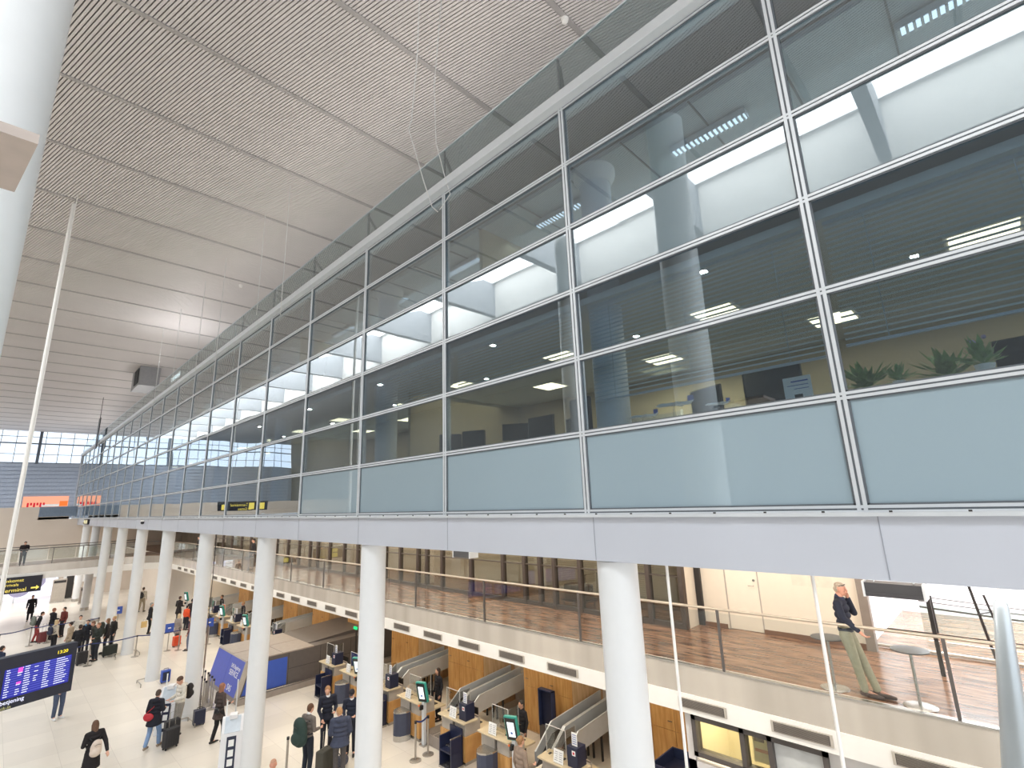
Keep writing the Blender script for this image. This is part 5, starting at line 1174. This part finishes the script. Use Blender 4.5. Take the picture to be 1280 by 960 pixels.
person('brown-haired traveller in dark coat at the column end of the queue', (5.1, 36.2, 0), D(80), 1.75, coat=.2, top=(38, 34, 34), hair=(130, 96, 66), style='long', vox=.02, female=True)
person('blond traveller in dark jacket touching the far column', (5.42, 36.6, 0), D(110), 1.76, top=(44, 40, 38), hair=(186, 150, 104), vox=.02)
person('grey-haired traveller in dark green coat at the front rope', (4.55, 34.9, 0), D(120), 1.8, coat=.2, top=(40, 46, 40), hair=(150, 110, 84), vox=.02, arms=('fwd', 'down'))
suitcase((4.0, 34.55, 0), .2, MATS['black_case'], 'black suitcase at the front rope below the black-clad traveller', .62)
suitcase((5.2, 35.3, 0), .1, mat('black_green_case', (40, 46, 42), .6), 'dark green suitcase at the foot of the far column', .55, .6)
suitcase((2.95, 42.3, 0), .5, mat('maroon_case', (110, 50, 54), .6), 'maroon suitcase at the rear queue row', .62)
person('person in navy jacket seen just above the flight board at the left edge', (1.01, 33.3, 0), D(-60), 1.7, top=(32, 42, 66), hair=(40, 30, 28), vox=.02)
person('dark-clad person standing by the far entrance at the left edge', (0.0, 61.5, 0), D(180), 1.85, coat=.3, top=(28, 28, 34), bottom=(30, 30, 36), vox=.02)
q = person('traveller in pale jacket walking behind the sixth column', (8.67, 48.3, 0), D(-30), 1.78, top=(188, 178, 162), bottom=(146, 134, 112), stride=.18, hair=(60, 46, 38), vox=.02); backpack(q[0], q[1], BLACKP, 'black backpack on the walking traveller by the far wall', 1.0)
q = person('standing man in black with a yellow-tan bag beside the fifth column', (7.6, 39.5, 0), D(-100), 1.8, coat=.15, top=(30, 30, 36), bottom=(28, 28, 32), hair=(150, 148, 144), vox=.02)
o = thing('shopping_bag', 'tan paper bag held by the standing man in black', 'bag', (7.3, 39.3, .45)); MB().box(-.14, .14, -.06, .06, 0, .34).build('bag_body', mat('kraft_tan', (206, 176, 120), .8), o); MB().tube([(-.07, 0, .34), (-.05, 0, .45), (.05, 0, .45), (.07, 0, .34)], .005, 6).build('handle', BLACKP, o)
person('person in long dark coat with pink face in the far counter queue', (9.45, 41.0, 0), D(-60), 1.75, coat=.3, top=(38, 30, 32), hair=(70, 50, 44), vox=.02, arms=('fwd', 'fwd'))
person('dark-haired person behind the child with the orange jacket', (9.7, 39.0, 0), D(-40), 1.75, top=(44, 36, 40), bottom=(60, 60, 80), hair=(34, 28, 28), vox=.02)
person('child in bright orange jacket in the far counter queue', (9.35, 38.6, 0), D(-60), 1.45, puffy=1.15, top=(226, 84, 44), bottom=(40, 40, 50), hair=(44, 34, 30), vox=.02)
person('fair-haired traveller in grey fur coat behind the orange suitcase', (8.1, 34.95, 0), D(-60), 1.62, coat=.3, top=(150, 140, 134), bottom=(90, 86, 90), hair=(206, 184, 150), style='long', female=True, vox=.02)
suitcase((8.0, 34.45, 0), .2, mat('orange_case', (222, 82, 44), .5), 'bright orange suitcase beside the grey fur coat', .55, .36)
person('traveller in maroon jacket right of the grey fur coat', (8.25, 33.0, 0), D(60), 1.65, top=(104, 68, 70), bottom=(96, 104, 124), hair=(150, 122, 92), style='long', female=True, vox=.02)
person('counter clerk with brown hair at the far desks', (11.5, 39.2, 0), D(90), 1.7, top=(34, 38, 56), hair=(70, 52, 40), vox=.02)
person('second counter clerk, fair-haired, at the far desks', (11.6, 35.3, 0), D(90), 1.68, top=(40, 44, 60), hair=(190, 150, 110), vox=.02)
person('counter clerk in dark uniform behind the middle desks', (11.6, 15.4, 0), D(80), 1.62, top=(34, 34, 42), hair=(50, 38, 34), style='long', female=True)
person('counter clerk with tied hair behind the near desks', (11.5, 11.3, 0), D(80), 1.55, top=(44, 44, 50), hair=(60, 56, 54), style='bun', female=True)
# upper level
person('dark-clad person leaning on the rail of the far bridge at the left', (1.7, 49.15, 4.06), D(180), 1.62, lean=18, top=(34, 28, 30), bottom=(36, 32, 34), hair=(50, 36, 30), vox=.02, arms=('fwd', 'fwd'))
person('person in dark jacket on the upper walkway beside the third column', (10.2, 30.2, 4.06), D(90), 1.6, top=(42, 38, 40), hair=(48, 36, 32), vox=.02)
person('dark-haired person on the upper walkway beside the fourth column', (10.1, 40.5, 4.06), D(100), 1.5, top=(50, 46, 48), hair=(34, 28, 26), vox=.02)
for n, (x, y, lab) in enumerate(((10.6, 47.5, 'dark covered baggage trolley on the upper walkway near the far corner'), (12.7, 9.9, 'dark office trolley behind the walkway partition'))):
    o = thing('trolley', lab, 'trolley', (x, y, 4.05)); MB().box(-.3, .3, -.45, .45, .15, .2).build('deck', DARK, o); MB().box(-.25, .25, -.38, .38, .2, .62).build('load', mat('brown_load', (92, 76, 66), .8), o, bevel=.04)
    MB().tube([(-.3, -.45, .2), (-.3, -.5, .95), (.3, -.5, .95), (.3, -.45, .2)], .015, 8).build('push_handle', CHROME, o)
    for sx in (-.25, .25):
        for sy in (-.38, .38): MB().cyl(sx, sy, 0, .15, .03, 8).build('caster', BLACKP, o)
